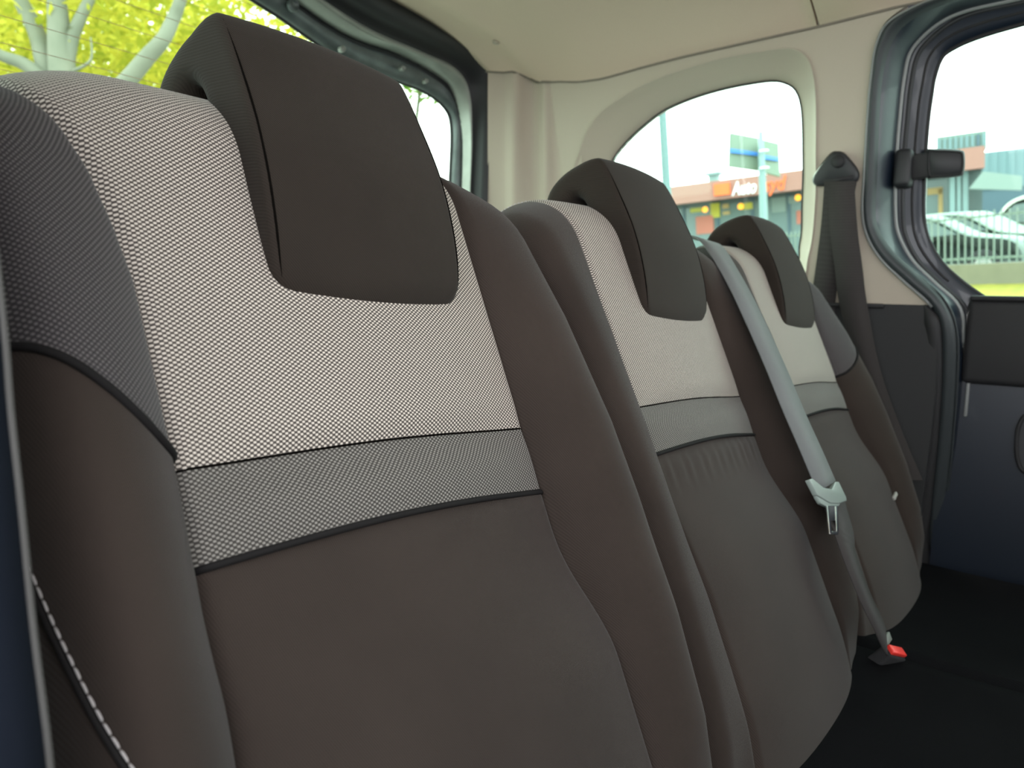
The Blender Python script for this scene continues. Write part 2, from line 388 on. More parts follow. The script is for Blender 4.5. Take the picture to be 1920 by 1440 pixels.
def headrest(root, cx):
    # side outline (y, z): nose crest, front face, chin, rear of the pad, underside of the hook, hook end, roof
    prof = [(-.003, .178, .004), (-.026, .141, .004), (-.048, .100, .004), (-.062, .058, .004), (-.0685, .026, .006), (-.0685, .014, .010), (-.0655, .006, .014), (-.056, .001, .017), (-.044, .004, .018), (-.034, .018, .018),
            (-.020, .055, .018), (-.003, .085, .018), (.009, .110, .017), (.020, .132, .014), (.030, .142, .012), (.040, .138, .011), (.050, .116, .011), (.057, .100, .010),
            (.071, .104, .010), (.075, .128, .010), (.071, .150, .012), (.056, .168, .014), (.034, .179, .013), (.012, .183, .006)]
    C = crom([(0, p[0], p[1]) for p in prof], 4, True); n = len(C)
    rr = []
    for i in range(len(prof)):
        a, b = prof[i][2], prof[(i+1) % len(prof)][2]
        rr += [a+(b-a)*k/4 for k in range(4)]
    N = []
    for i in range(n):
        d = C[(i+1) % n]-C[i-1]; N.append(Vector((0, -d.z, d.y)).normalized())
    ctr = Vector((0, -.02, .1))
    # make normals point inwards (outline runs down the front, so inside is behind it)
    if (C[4]+N[4]*.01-Vector((0, .0, .1))).length > (C[4]-N[4]*.01-Vector((0, .0, .1))).length: N = [-v for v in N]
    def hw(p):
        e = max(0, min(1, (.036-p.z)/.042)); back = sst(.0, .05, p.y)
        return .081+.003*sst(.18, .05, p.z)-.010*(1-math.sqrt(max(0, 1-e**2.2)))+0*back
    rings = []
    K = 6
    for sgn in (-1, 1):
        rs = []
        for k in range(K+1):
            th = pi/2*k/K
            ring = []
            for i, p in enumerate(C):
                r_ = rr[i]*1.15; q = p+N[i]*(r_*(1-cos(th)))
                ring.append(Vector((cx+sgn*(hw(p)-r_+r_*sin(th)), q.y, q.z)))
            rs.append(ring)
        rings.append(rs)
    allr = rings[0][::-1]
    mid = []
    for k in range(1, 12):
        u = -1+2*k/12
        mid.append([Vector((cx+u*(hw(p)-rr[i]*1.15), p.y, p.z))-N[i]*(.0035*(1-u*u)) for i, p in enumerate(C)])
    allr = rings[0][::-1]+mid+rings[1]
    V, Fc = loft(allr, True)
    # domed sides
    for ri, sgn in ((0, -1), (len(allr)-1, 1)):
        b = ri*n; ring = [b+i for i in range(n)]
        tri = tessellate_polygon([[Vector((p.y, p.z, 0)) for p in allr[ri]]])
        Fc += [[b+i for i in t] for t in tri]
    if 'hr' not in CACHE: CACHE['hr'] = (remesh((V, Fc), .0022, 6), cx)
    (V, Fc), c0_ = CACHE['hr']
    h = obj('headrest', ([v+Vector((cx-c0_, 0, 0)) for v in V], Fc), M['cloth_h'], root)
    bvh = BVHTree.FromPolygons([v+Vector((cx-c0_, 0, 0)) for v in V], Fc)
    for sgn in (-1, 1):
        line = [Vector((cx+sgn*(hw(C[i])-.0036), C[i].y+.0002, C[i].z)) for i in list(range(0, 20))]
        line = [bvh.find_nearest(p+Vector((sgn*.001, -.002, .001)))[0] for p in line]
        line = [line[0]]+[(a+b+c)/3+Vector((0, -.0001, 0)) for a, b, c in zip(line, line[1:], line[2:])]+[line[-1]]
        obj('seam', tube(line, [.0008*min(1, .15+q/6, (len(line)-1-q)/6+.1) for q in range(len(line))], 6), M['groove'], h, label='dark sewn crease down the edge of the headrest face')
    for sx in (-.045, .045):
        obj('post', tube([(cx+sx, .012, .055), (cx+sx, .042, .135)], .006, 10), M['chrome'], h, label='chrome headrest post')
    return h
def make_stitches(root, P, step, L=.0048, r=.0007, name='stitch'):
    P = [Vector(p) for p in P]; acc = 0; nxt = 0; me0 = None; k = 0
    for a, b in zip(P, P[1:]):
        d = (b-a); ln = d.length
        while nxt <= acc+ln:
            q = a+d*((nxt-acc)/ln)
            if me0 is None:
                m = bpy.data.meshes.new(name); V, Fc = tube([(-L/2, 0, 0), (-L/4, 0, r*.5), (L/4, 0, r*.5), (L/2, 0, 0)], [r*.6, r, r, r*.6], 6)
                m.from_pydata(V, [], Fc); m.materials.append(M['thread']); m.shade_smooth(); me0 = m
            o = bpy.data.objects.new(name, me0); COL.objects.link(o); o.parent = root; ORG[o] = ORG[root]
            o.location = q-ORG[root]; o.rotation_euler = d.to_track_quat('X', 'Z').to_euler()
            nxt += step; k += 1
        acc += ln
ins_edge = lambda i: .056+.058*sst(0, .75, i)
def make_seat(k, label):
    KS[0] = k; cx = CX[k]; root = thing('rear_seat', label, 'seat', (cx, -.25, -.78), group='rear bench seats')
    xl = lambda s: -seam_x(-1, min(s, .30)); xr = lambda s: seam_x(1, s)
    c = lambda v: (lambda i: v)
    obj('light_panel', patch(cx, xl, xr, SA, c(TOPS), 40, 70), M['weave'], root, label='pale grey mesh centre panel of the backrest')
    obj('band_panel', patch(cx, xl, xr, SB, SA, 40, 16), M['weave_band'], root, label='darker grey mesh band below the pale panel')
    obj('lower_panel', patch(cx, xl, xr, c(-.36), SB, 90 if k == 1 else 40, 60), M['cloth'], root, label='charcoal fabric lower backrest panel')
    ga = [surf(xl(.046)+(xr(.046)-xl(.046))*i/40, SA(i/40))+Vector((cx, 0, 0))+NS*.0002 for i in range(41)]
    obj('seam', tube(ga, .0007, 6), M['groove'], root, label='thin dark seam between pale panel and grey band')
    pp = [surf(xl(0)+(xr(0)-xl(0))*i/40, SB(i/40)-.002)+Vector((cx, 0, 0))+NS*.0008 for i in range(41)]
    obj('piping', tube(pp, .0021, 8), M['piping'], root, label='black piping under the grey band')
    for i_, side in enumerate((-1, 1)):
        ins = (k == 0 and side < 0) or (k == 2 and side > 0)
        if ins:
            obj('bolster', bolster(cx, side, lambda i: -.36, ins_edge, 60), M['cloth'], root)
            obj('bolster_insert', bolster(cx, side, ins_edge, lambda i: TOPS-.03, 50), M['weave_dark'], root, label='charcoal mesh shoulder of the side bolster')
            q = []
            for j in range(31):
                t = j/30*1.2; i = t/1.42; s = ins_edge(i); a = seam_x(side, s)
                q.append(surf(side*(a+(EDGE-a)*min(1, t)), s)+Vector((cx, 0, 0))+NS*.0006 - (NS*.085*((t-1)/.42) if t > 1 else NS*0))
            obj('piping', tube(q, .0022, 8), M['piping'], root, label='black piping under the bolster shoulder')
        else:
            obj('bolster', bolster(cx, side, -.36, TOPS-.02, 80), M['cloth'], root)
    obj('back_shell', back_shell(cx), M['shell'], root, label='black carpeted back of the backrest')
    headrest(root, cx+.015)
    # cushion: dished top, rounded front edge
    def cf(i, j):
        x = -.2345+.469*i; ax = abs(x)/.2345; y = -.235-.53*j
        z = -.405+.018*(ax**4)-.012*sin(pi*min(1, j*1.2))+.02*j
        ed = max(0, (ax-.90)/.10); z -= .02*(1-math.sqrt(max(0, 1-ed**2.4)))
        if j > .88: e = (j-.88)/.12; z -= .10*(1-math.sqrt(max(0, 1-e*e)))
        return Vector((cx+x, y, z))
    V, Fc, UV = grid(30, 30, cf, lambda i, j: (i*.45, j*.5))
    obj('cushion', (V, Fc, UV), M['cushion'], root, label='dark fabric seat cushion, low light put into its colour')
    obj('cushion_side', bev(box(cx-.226, cx+.226, -.76, -.23, -.60, -.452), .012), M['cushion'], root, label='dark side of the seat cushion, low light put into its colour')
    obj('seat_frame', join(box(cx-.2, cx-.16, -.7, -.2, -.78, -.59), box(cx+.16, cx+.2, -.7, -.2, -.78, -.59), box(cx-.2, cx+.2, -.5, -.46, -.64, -.6)), M['black'], root, smooth=False)
    # pale stitches along the crest
    line = [surf(x, .232+.07*radians(78)-.046*(max(0, abs(x)-.12)/.105)**2)+Vector((cx, 0, 0))+NS*.0 + Vector((0, 0, .0008)) for x in [-.215+.43*i/40 for i in range(41)]]
    make_stitches(root, line, .0075, .0045, .0006)
    return root
seats = [make_seat(0, 'nearest rear seat with tall black headrest, pale mesh backrest in front of the tree window'),
         make_seat(1, 'middle rear seat with pale mesh backrest, between the nearest seat and the hanging belt'),
         make_seat(2, 'farthest rear seat beside the far side wall, its grey shoulder next to the pillar belt')]
# decorative stitching down the outer edge of the nearest seat
def S1p(ax, s, out=.0010):
    KS[0] = 0
    p = surf(-ax, s)+Vector((CX[0], 0, 0)); return p+NS*out
sp_ = [S1p(a, s) for s, a in ((.036, .2215), (.02, .2205), (0, .219), (-.02, .217), (-.045, .2135), (-.07, .208), (-.10, .200), (-.14, .189))]
make_stitches(seats[0], crom(sp_, 6), .0060, .0052, .00052)
make_stitches(seats[0], [p+Vector((-.0045, .006, -.004)) for p in crom(sp_[5:], 6)], .0062, .0050, .0004)
obj('piping', tube([p-NS*.0012-Vector((.0016, 0, 0)) for p in crom(sp_, 6)], .0014, 6), M['piping'], seats[0], label='black welt beside the pale stitches')
# ---------------------------------------------------------------- far side wall
LEAN = .19
def wallX(z, d=0): return 1.60-LEAN*(z-.06)+d
WN = Vector((1, 0, LEAN)).normalized()
def onW(px, py, d=0): return onP(Vector((1.60+d, 0, .06)), WN, px, py)
def W3(p, d): return Vector((wallX(p[1], d), p[0], p[1]))     # (y, z) -> wall
yz = lambda v: (v.y, v.z)
# quarter window outlines
GL = [(1150,300),(1172,270),(1205,238),(1250,205),(1320,177),(1400,158),(1465,154),(1500,188),(1506,300),(1504,380),(1500,455),(1474,512),(1300,525),(1160,430),(1140,335)]
SU = [(1086,285),(1108,232),(1152,190),(1225,150),(1330,115),(1420,97),(1497,94),(1528,150),(1531,300),(1529,390),(1517,480),(1480,560),(1300,580),(1120,470),(1078,340)]
curve_s = crom([onW(*p) for p in SU], 6, True)
curve_g = crom([onW(*p, .055) for p in GL], 6, True)
JO = [(945,168),(1000,156),(1040,152),(1085,153),(1130,147),(1200,127),(1280,106),(1400,79),(1535,49),(1640,23),(1690,10)]
O1 = [(1700,10),(1660,42),(1641,85),(1633,140),(1627,200),(1620,330),(1617,400),(1626,445),(1652,487),(1695,528),(1742,572)]
o1c = crom([onW(*p) for p in O1], 6)
# beige upper trim
yl = .60
out = [(yl, .06)]+[(yl, .60)]
joint = [onW(*p) for p in JO[4:]]
out += [(p.y, p.z+.045) for p in joint if p.y < yl-.02 and p.y > o1c[0].y+.03]
out += [(o1c[0].y+.012, o1c[0].z+.045)]+[yz(p) for p in o1c]
out[-1] = (out[-1][0], .06)
obj('wall_right', panel_holes(out, [[yz(p) for p in curve_s]], W3, .012), M['beige'], kind='structure', smooth=False)
wn = bpy.data.objects.new('window_1', None); put(wn, None, CABIN, (1.62, .2, .15)); props(wn, kind='structure')
lip = [p+Vector((-.004, 0, 0)) for p in curve_s]
mids = []
for k, dx in ((0, .012), (0, -.0035), (.05, -.003), (.15, 0), (.4, 0), (.7, 0), (1, 0), (1, .01)):
    mids.append([a.lerp(b, k)+Vector((dx, 0, 0)) for a, b in zip(curve_s, curve_g)])
obj('window_surround', loft(mids, True), M['beige'], wn, label='beige sloping reveal around the quarter glass')
obj('glass_seal', tube([p+Vector((-.001, 0, 0)) for p in curve_g], .0020, 8, True), M['black'], wn)
gm = prism([yz(p) for p in curve_g], lambda p, d: Vector((wallX(p[1], .055+d), p[0], p[1])), 0, .004)
obj('glass', gm, M['glass'], wn, smooth=False, label='tinted quarter window glass')
# rear pillar, swept from the side wall round to the tailgate opening
foot = crom([(1.604, .52, 0), (1.5990, .560, 0), (1.585, .585, 0), (1.558, .605, 0), (1.549, .627, 0), (1.530, .648, 0), (1.500, .662, 0), (1.492, .690, 0), (1.472, .722, 0)], 5)
zs = [-.5, 0, .1, .2, .3, .4, .5, .57, .60]
obj('wall_right_rear', loft([[Vector((p.x-LEAN*(z-.06)*(.35 + .65*max(0, min(1, (.64-p.y)/.08))), p.y, z)) for p in foot] for z in zs]), M['beige'], kind='structure')
# lower dark trim
o1low = crom([onW(*p) for p in [(1742,572),(1755,600),(1760,640),(1760,720),(1752,830),(1742,930),(1736,1000),(1742,1040),(1752,1070)]], 5)
low = [(.75, .06)]+[(o1low[0].y, .06)]+[(p.y, p.z) for p in o1low[1:]]+[(o1low[-1].y, -.78), (.75, -.78)]
obj('wall_right_lower', panel_holes(low, [], lambda p, d: Vector((1.595+d, p[0], p[1])), .02), M['greytrim'], kind='structure', smooth=False)
obj('trim_1', tube([p+Vector((-.006, .006, 0)) for p in o1low], [.012*sst(0, 6, i)+.002 for i in range(len(o1low))], 10), M['greytrim'], kind='structure')
obj('trim_2', rbox(1.585, 1.60, -.135, .5, .052, .0605, .003), M['greytrim'], kind='structure')
# seal strip all round the door opening
def rings(name, specs, parent, extra=None):
    pass
full_in = O1[:-1]+[(1742,572),(1764,612),(1764,720),(1756,830),(1746,930),(1739,1000),(1744,1038),(1757,1070)]
top_ext = [(1960,-62),(1880,-40),(1780,-12)]
L1 = [(1960,-62),(1880,-38),(1780,-8),(1720,12),(1664,45),(1643,88),(1635,140),(1629,200),(1621,330),(1618,400),(1628,446),(1654,488),(1698,530),(1748,576),(1764,625),(1764,720),(1757,830),(1747,930),(1741,1000),(1746,1038),(1757,1069)]
L2 = [(1960,-46),(1880,-24),(1790,2),(1738,22),(1692,52),(1668,92),(1656,142),(1650,200),(1645,330),(1642,400),(1651,436),(1676,472),(1722,514),(1770,560),(1794,615),(1796,700),(1787,830),(1777,930),(1769,1000),(1775,1034),(1785,1060)]
L3 = [(1960,-12),(1885,4),(1815,20),(1768,40),(1728,72),(1705,104),(1695,150),(1689,200),(1681,300),(1679,400),(1687,445),(1712,490),(1752,530),(1800,578),(1806,640),(1808,720),(1802,830),(1796,930),(1792,1000),(1796,1034),(1800,1060)]
d1 = bpy.data.objects.new('door_1', None); put(d1, None, CABIN, (1.70, -.5, -.78)); props(d1, kind='structure')
c1 = crom([onW(*p, -.004) for p in L1], 5); c1b = crom([onW(*p, .004) for p in L2], 5)
def band(cs, dirs=None): return loft(cs)
seal_mid = [a.lerp(b, .5)+Vector((-.012, 0, 0)) for a, b in zip(c1, c1b)]
seal_q = [a.lerp(b, .2)+Vector((-.010, 0, 0)) for a, b in zip(c1, c1b)]
seal_r = [a.lerp(b, .8)+Vector((-.007, 0, 0)) for a, b in zip(c1, c1b)]
o = obj('trim_3', loft([[p+Vector((.02, .022, 0)) for p in c1], c1, seal_q, seal_mid, seal_r, c1b]), M['seal'], kind='structure')
obj('trim_4', tube([p+Vector((-.003, 0, 0)) for p in c1[:66]], .0028, 8), M['sealhi'], kind='structure')
obj('trim_5', tube([p+Vector((-.003, 0, 0)) for p in c1b[60:]], [.0022*min(1, q/8+.05) for q in range(len(c1b)-60)], 8), M['sealhi'] if False else M['seal'], kind='structure')
c2 = crom([onW(*p, .055) for p in L3], 5)
obj('wall_right_doorway', loft([c1b, [a.lerp(b, .45)+Vector((-.010, 0, 0)) for a, b in zip(c1b, c2)], c2]), M['navy'], kind='structure')
obj('door_seal', tube([p+Vector((-.003, 0, 0)) for p in c2[:72]], .0040, 8), M['sealhi'], d1, label='pale lip of the sliding door seal')
obj('door_seal', tube([p+Vector((.004, -.012, -.004)) for p in c2], .0042, 8), M['black'], d1)
L4 = [(1960,36),(1890,55),(1845,69),(1805,85),(1772,107),(1757,145),(1751,180),(1746,215),(1741,268),(1737,340),(1736,400),(1744,445),(1770,492),(1808,528),(1850,558)]
L3w = L3[:14]+[(1812,590)]
L35 = [(1960,12),(1890,30),(1838,44),(1795,60),(1760,82),(1738,112),(1728,155),(1720,205),(1712,300),(1708,390),(1716,448),(1744,495),(1785,535),(1822,562),(1840,575)]
c3 = crom([onW(*p, .068) for p in L35], 5); c4 = crom([onW(*p, .082) for p in L4], 5); c2w = crom([onW(*p, .058) for p in L3w], 5)
obj('window_frame', loft([c2w, [a.lerp(b, .5)+Vector((-.006, 0, 0)) for a, b in zip(c2w, c3)], c3, [a.lerp(b, .5)+Vector((-.010, 0, 0)) for a, b in zip(c3, c4)], c4]), M['navy'], d1, label='navy painted frame of the sliding door window')
obj('glass_seal', tube([p+Vector((-.004, .004, 0)) for p in c4], .0045, 8), M['greytrim'], d1)
obj('glass_seal', tube([p+Vector((-.001, -.002, 0)) for p in c3[:60]], .0022, 8), M['greytrim'], d1)
top4 = [yz(p) for p in c4]
gy = top4+[(-1.05, .06), (-1.05, top4[0][1]+.06)]
obj('glass', prism(gy, lambda p, d: Vector((wallX(p[1], .084+d), p[0], p[1])), 0, .004), M['glass'], d1, smooth=False, label='sliding door window glass')
# door trim below the window
y1 = onX(1.655, 1812, 600).y
dp = lambda a, b, z0, z1, x, r: rbox(x, x+.05, a, b, z0, z1, r)
obj('door_panel', dp(-1.1, y1, onX(1.65, 1860, 722).z, onX(1.65, 1860, 561).z, 1.645, .012), M['greytrim'], d1, label='grey upper trim panel under the door window')
obj('window_sill', rbox(1.640, 1.70, -1.1, y1-.004, onX(1.65, 1860, 563).z-.002, onX(1.65, 1860, 561).z+.006, .004), M['sealhi'] if False else M['greytrim'], d1, label='light catching window sill')
obj('door_skin', box(1.705, 1.72, -1.1, onX(1.71, 1800, 560).y+.02, -.1, onX(1.71, 1860, 563).z-.004), M['navy'], d1, smooth=False, label='navy painted door skin behind the trim')
obj('door_skin', box(1.665, 1.70, -1.1, onX(1.66, 1800, 800).y+.03, -.74, onX(1.65, 1860, 700).z), M['navy'], d1, smooth=False, label='navy painted lower door')
obj('door_skin', rbox(1.66, 1.675, onX(1.66, 1800, 720).y-.016, onX(1.66, 1800, 720).y-.010, onX(1.66, 1795, 780).z, onX(1.66, 1795, 682).z, .002), M['sealhi'], d1, label='thin pale edge strip')
hc = [onX(1.655, *p) for p in [(1960,770),(1925,778),(1910,800),(1906,830),(1908,860),(1920,884),(1960,895)]]
obj('pull_recess', tube(crom(hc, 6), .0035, 8), M['greytrim'], d1, label='rounded rim of the door pull')
obj('pull_recess', prism([yz(p) for p in crom(hc, 6)], lambda p, d: Vector((1.662+d, p[0], p[1])), -.001, .004), M['black'], d1, smooth=False)
# window latch
def latch():
    t = thing('window_latch', 'black pop-out window latch on the sliding door glass', 'latch', onW(1750, 305, .06))
    q = lambda pts, d: [onW(*p, d) for p in pts]
    A = [(1752,279),(1800,281),(1809,290),(1808,322),(1798,331),(1750,335),(1738,330),(1738,284)]
    c = crom([(a, b, 0) for a, b in A], 3, True)
    ctr = onW(1775, 306, .05)
    rims = []
    for d, k in ((.075, 1), (.052, 1), (.046, .96), (.043, .86)):
        rims.append([onW(1775+(p.x-1775)*k, 306+(p.y-306)*k, d) for p in c])
    V, Fc = loft(rims, True); n = len(c); Fc.append([3*n+i for i in range(n)])
    obj('latch_body', (V, Fc), M['black'], t)
    obj('latch_rim', tube([onW(1776+(p.x-1776)*.88, 306+(p.y-306)*.84, .043) for p in c], .0020, 6, True), M['greytrim'], t)
    arm = [(1700,290),(1745,286),(1745,333),(1702,338)]
    obj('latch_arm', bev(join(([onW(*p, .045) for p in arm]+[onW(*p, .07) for p in arm], [[3, 2, 1, 0], [4, 5, 6, 7], [0, 1, 5, 4], [1, 2, 6, 5], [2, 3, 7, 6], [3, 0, 4, 7]])), .004), M['greytrim'], t)
    p = onW(1703, 293, .04)
    obj('latch_pivot', lathe([(.008, .02), (.009, .004), (.007, -.002), (.001, -.004)], p, 'x'), M['greytrim'], t)
    p = onW(1692, 315, .05)
    obj('latch_mount', rbox(p.x-.02, p.x+.02, p.y-.018, p.y+.012, p.z-.036, p.z+.032, .008), M['black'], t)
latch()
# ---------------------------------------------------------------- roof lining
JT = sorted([(p.y, p.z) for p in (onW(*q) for q in JO[2:])])
JT = [(-1.6, JT[0][1]+.03)]+JT+[(max(JT[-1][0]+.02, .62), JT[-1][1]), (.66, .568), (.70, .568), (.74, .572)]
def jz(y): return lerp(JT, y)
FT_ = sorted([(p.y, p.x) for p in foot])
def jx(y):
    z = jz(y)
    if y < .56: return wallX(z)-.003
    return lerp(FT_, y)-LEAN*(z-.06)*(.35+.65*max(0, min(1, (.64-y)/.08)))-.005
def ceil_mesh(y0, y1, ny, back=False):
    def f(i, j):
        y = y0+(y1-y0)*j; z0 = jz(y); x1 = jx(y); half = x1-.82
        u = -1+2*i; x = .82+half*u
        rb = sst(.50, .68, y); z = z0+(.075-.022*rb)*(1-abs(u)**5)
        if y < .1: z += .015*sst(.1, -.3, y)*(1-abs(u)**5)
        return Vector((x, y, z))
    def warp(i): return .5-.5*cos(pi*i)
    V, Fc, _ = grid(64, ny, lambda i, j: f(warp(i), j))
    V2 = [v+Vector((0, 0, .012)) for v in V]; n = len(V); a = 65
    Fc2 = [[i+n for i in q[::-1]] for q in Fc]
    rim = [[i, i+1, i+1+n, i+n] for i in range(64)]+[[ny*a+i, ny*a+i+1, ny*a+i+1+n, ny*a+i+n] for i in range(64)]
    return V+V2, Fc+Fc2+rim
ysplit = onW(1535, 45).y
obj('ceiling', ceil_mesh(ysplit+.002, .735, 30), M['headliner'], kind='structure')
obj('ceiling_front', ceil_mesh(-2.0, ysplit-.002, 16), M['headliner'], kind='structure')
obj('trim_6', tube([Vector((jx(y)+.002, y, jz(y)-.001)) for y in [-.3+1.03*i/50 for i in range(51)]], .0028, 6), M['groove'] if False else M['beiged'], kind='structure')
def ceil_z(x, y):
    u = abs((x-.82)/(jx(y)-.82)); rb = sst(.50, .68, y); return jz(y)+(.075-.022*rb)*(1-u**5)
cp = CAM.copy(); dd = ray(930, 78)
for k_ in range(100, 2000):
    q_ = CAM+dd*(k_*.001)
    if q_.y > .70 or (q_.y > 0 and q_.z > ceil_z(q_.x, q_.y)): cp = q_; break
obj('roof_clip', lathe([(.0075, .002), (.0075, -.003), (.005, -.0045), (.0005, -.005)], (cp.x, cp.y, cp.z-.0005), 'z'), M['beige'], label='round plastic clip in the roof lining near the tailgate', cat='clip')
# roof skin, near wall, floor
obj('roof_skin', grid(20, 6, lambda i, j: Vector((-.02+1.68*i, -2.1+2.95*j, .70-.10*abs(2*i-1)**4-.06*sst(.9, 1, j)))), M['navy'], kind='structure')
obj('floor', box(.0, 1.66, -2.2, .85, -.82, -.78), M['floor'], kind='structure', smooth=False)
mir = lambda v: Vector((1.64-v.x, v.y, v.z))
near_out = [(.74, -.78), (.74, .56), (-.05, .58), (-.08, .3), (-.10, .06), (-.16, 0), (-.17, -.78)]
hole = [(.42, .36), (.30, .43), (.10, .46), (.03, .42), (.02, .12), (.40, .12), (.46, .25)]
def N3(p, d): return Vector((.035+.06*max(0, p[1]-.06)-d, p[0], p[1]))
obj('wall_left', panel_holes(near_out, [hole], N3, .03), M['beige'], kind='structure', smooth=False)
w2 = bpy.data.objects.new('window_2', None); put(w2, None, CABIN, (.02, .2, .12)); props(w2, kind='structure')
obj('glass', prism(hole, N3, .020, .024), M['glass'], w2, smooth=False)
obj('front_light_block', join(rbox(.06, .76, -1.20, -1.08, -.76, .10, .04), rbox(.88, 1.58, -1.20, -1.08, -.76, .10, .04), rbox(.28, .54, -1.19, -1.10, .12, .30, .04), rbox(1.10, 1.36, -1.19, -1.10, .12, .30, .04), box(.76, .88, -1.18, -1.14, -.78, -.35)), M['shell'], kind='structure', label='unseen front seat backs added to block light from ahead')  # unseen stand-in for the front seats, added to keep the lower seats dark
# unseen near sliding door, window open, added to cut light on the seats
nd = bpy.data.objects.new('added_door', None); put(nd, None, CABIN, (-.14, -.6, -.78)); props(nd, kind='structure')
obj('door_skin', box(-.16, -.12, -1.15, -.17, -.80, -.12), M['navy'], nd, smooth=False)
obj('door_panel', rbox(-.12, -.10, -1.10, -.20, -.72, -.12, .008), M['greytrim'], nd)
obj('window_frame', join(box(-.14, -.09, -1.15, -.17, .50, .66), box(-.15, -.10, -1.15, -1.06, .04, .5)), M['navy'], nd, smooth=False)
# navy pillar edge and its seal beside the nearest seat
pe = crom([(.100, -.222, -.30), (.100, -.214, -.18), (.100, -.2095, -.141), (.100, -.198, -.10), (.100, -.190, -.064), (.100, -.183, -.035), (.100, -.178, -.007), (.098, -.168, .05), (.096, -.150, .12), (.10, -.12, .25)], 4)
obj('trim_7', tube(pe, .0013, 8), M['sealg'], kind='structure')
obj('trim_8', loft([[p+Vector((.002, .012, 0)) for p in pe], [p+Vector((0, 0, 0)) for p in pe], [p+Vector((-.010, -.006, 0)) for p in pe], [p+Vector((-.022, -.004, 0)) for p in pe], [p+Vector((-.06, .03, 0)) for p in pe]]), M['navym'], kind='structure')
obj('trim_9', loft([[p+Vector((.001, .003, 0)) for p in pe], [p+Vector((-.003, .05, 0)) for p in pe], [p+Vector((-.010, .20, 0)) for p in pe]]), M['black'], kind='structure')
# ---------------------------------------------------------------- tailgate
Lg = lambda pts, Y: [onY(Y, *p) for p in pts]
def ring_pts(pts, Y, zc, zlow=-.30):
    r_ = Lg(pts, Y)
    r_ = [Vector((r_[0].x, Y, zlow)), Vector((r_[0].x, Y, 0))]+r_
    r_ = [p for p in r_ if p.x > .95]
    m = [Vector((1.64-p.x, p.y, p.z)) for p in r_][::-1]
    return r_+[Vector((.82, Y, zc))]+m
T0 = ring_pts([(916,350),(922,230),(930,152),(902,101),(820,50),(720,0)], .722, .630)
T1 = ring_pts([(890,350),(893,250),(888,172),(862,130),(800,102),(690,52)], .745, .600)
T2 = ring_pts([(868,350),(868,245),(852,178),(826,146),(745,100),(640,60)], .790, .590)
T3 = ring_pts([(847,350),(850,240),(836,200),(796,170),(735,147),(640,108)], .815, .560)
for a_ in (T0, T1, T2, T3): pass
nT = min(map(len, (T0, T1, T2, T3)))
C0, C1, C2, C3 = [crom(t, 5) for t in (T0, T1, T2, T3)]
tg = bpy.data.objects.new('door_2', None); put(tg, None, CABIN, (.82, .80, -.3)); props(tg, kind='structure')
if len({len(c) for c in (C0, C1, C2, C3)}) != 1: raise RuntimeError('tailgate rings differ %s' % [len(c) for c in (T0, T1, T2, T3)])
mix = lambda A, B, k, dy=0, s=0: [a.lerp(b, k)+Vector((0, dy, 0)) for a, b in zip(A, B)]
obj('door_seal', loft([mix(C0, C1, -1.2, .02), mix(C0, C1, -.3, .008), C0, mix(C0, C1, .25, -.008), mix(C0, C1, .5, .004), mix(C0, C1, .62, .03), mix(C0, C1, .8, .03)]), M['black'], tg, label='black rubber seal round the tailgate opening')
obj('tailgate_frame', loft([mix(C0, C1, .78, .028), mix(C1, C2, .0, .012), mix(C1, C2, .3, .006), mix(C1, C2, .75, .0), mix(C1, C2, .85, .012)]), M['metal'], tg, label='grey green steel inner frame of the tailgate')
obj('tailgate_groove', loft([mix(C1, C2, .82, .01), mix(C2, C3, .0, .02), mix(C2, C3, .15, .006)]), M['black'], tg)
obj('tailgate_lip', loft([mix(C2, C3, .12, .008), mix(C2, C3, .3, -.004), mix(C2, C3, .8, -.002), C3, mix(C2, C3, 1, .012)]), M['metald'], tg, label='dark steel lip around the rear glass')
obj('glass_seal', tube(mix(C2, C3, 1, .006), .004, 8), M['black'], tg)
gl = [(p.x, p.z) for p in C3]
def R3(p, d): return Vector((p[0], .826+d, p[1]))
obj('glass', prism(gl, R3, 0, .004), M['glassr'], tg, smooth=False, label='rear window glass')
for k in range(9):
    z = .535-.037*k
    P = [Vector((x, .824, z+.012*(1-((x-.82)/.6)**2))) for x in [.27+1.1*i/16 for i in range(17)]]
    obj('heating_wire', tube(P, .0005, 5), M['wire'], tg)
for (px, py), kk in (((550, 10), 1.0), ((642, 92), .55), ((755, 128), .5), ((798, 152), .45)):
    q = onY(.785, px, py)
    obj('bolt', lathe([(.010*kk, .012), (.012*kk, .004), (.0085*kk, -.002), (.0080*kk, .002), (.003*kk, .003)], (q.x, q.y-.004, q.z), 'y', 16), M['metald'] if kk == 1 else M['metal'], tg)
obj('tailgate_shell', panel_holes([(.05, -.82), (.05, .62), (.3, .70), (1.34, .70), (1.59, .62), (1.59, -.82)], [[(.82+(x-.82)*1.10, z+.045*sst(.2, .5, z)) for x, z in gl]], lambda p, d: Vector((p[0], .835+d, p[1])), .01), M['navy'], tg, smooth=False)
obj('trim_10', rbox(.10, 1.53, .70, .73, -.78, -.28, .01), M['greytrim'], kind='structure')
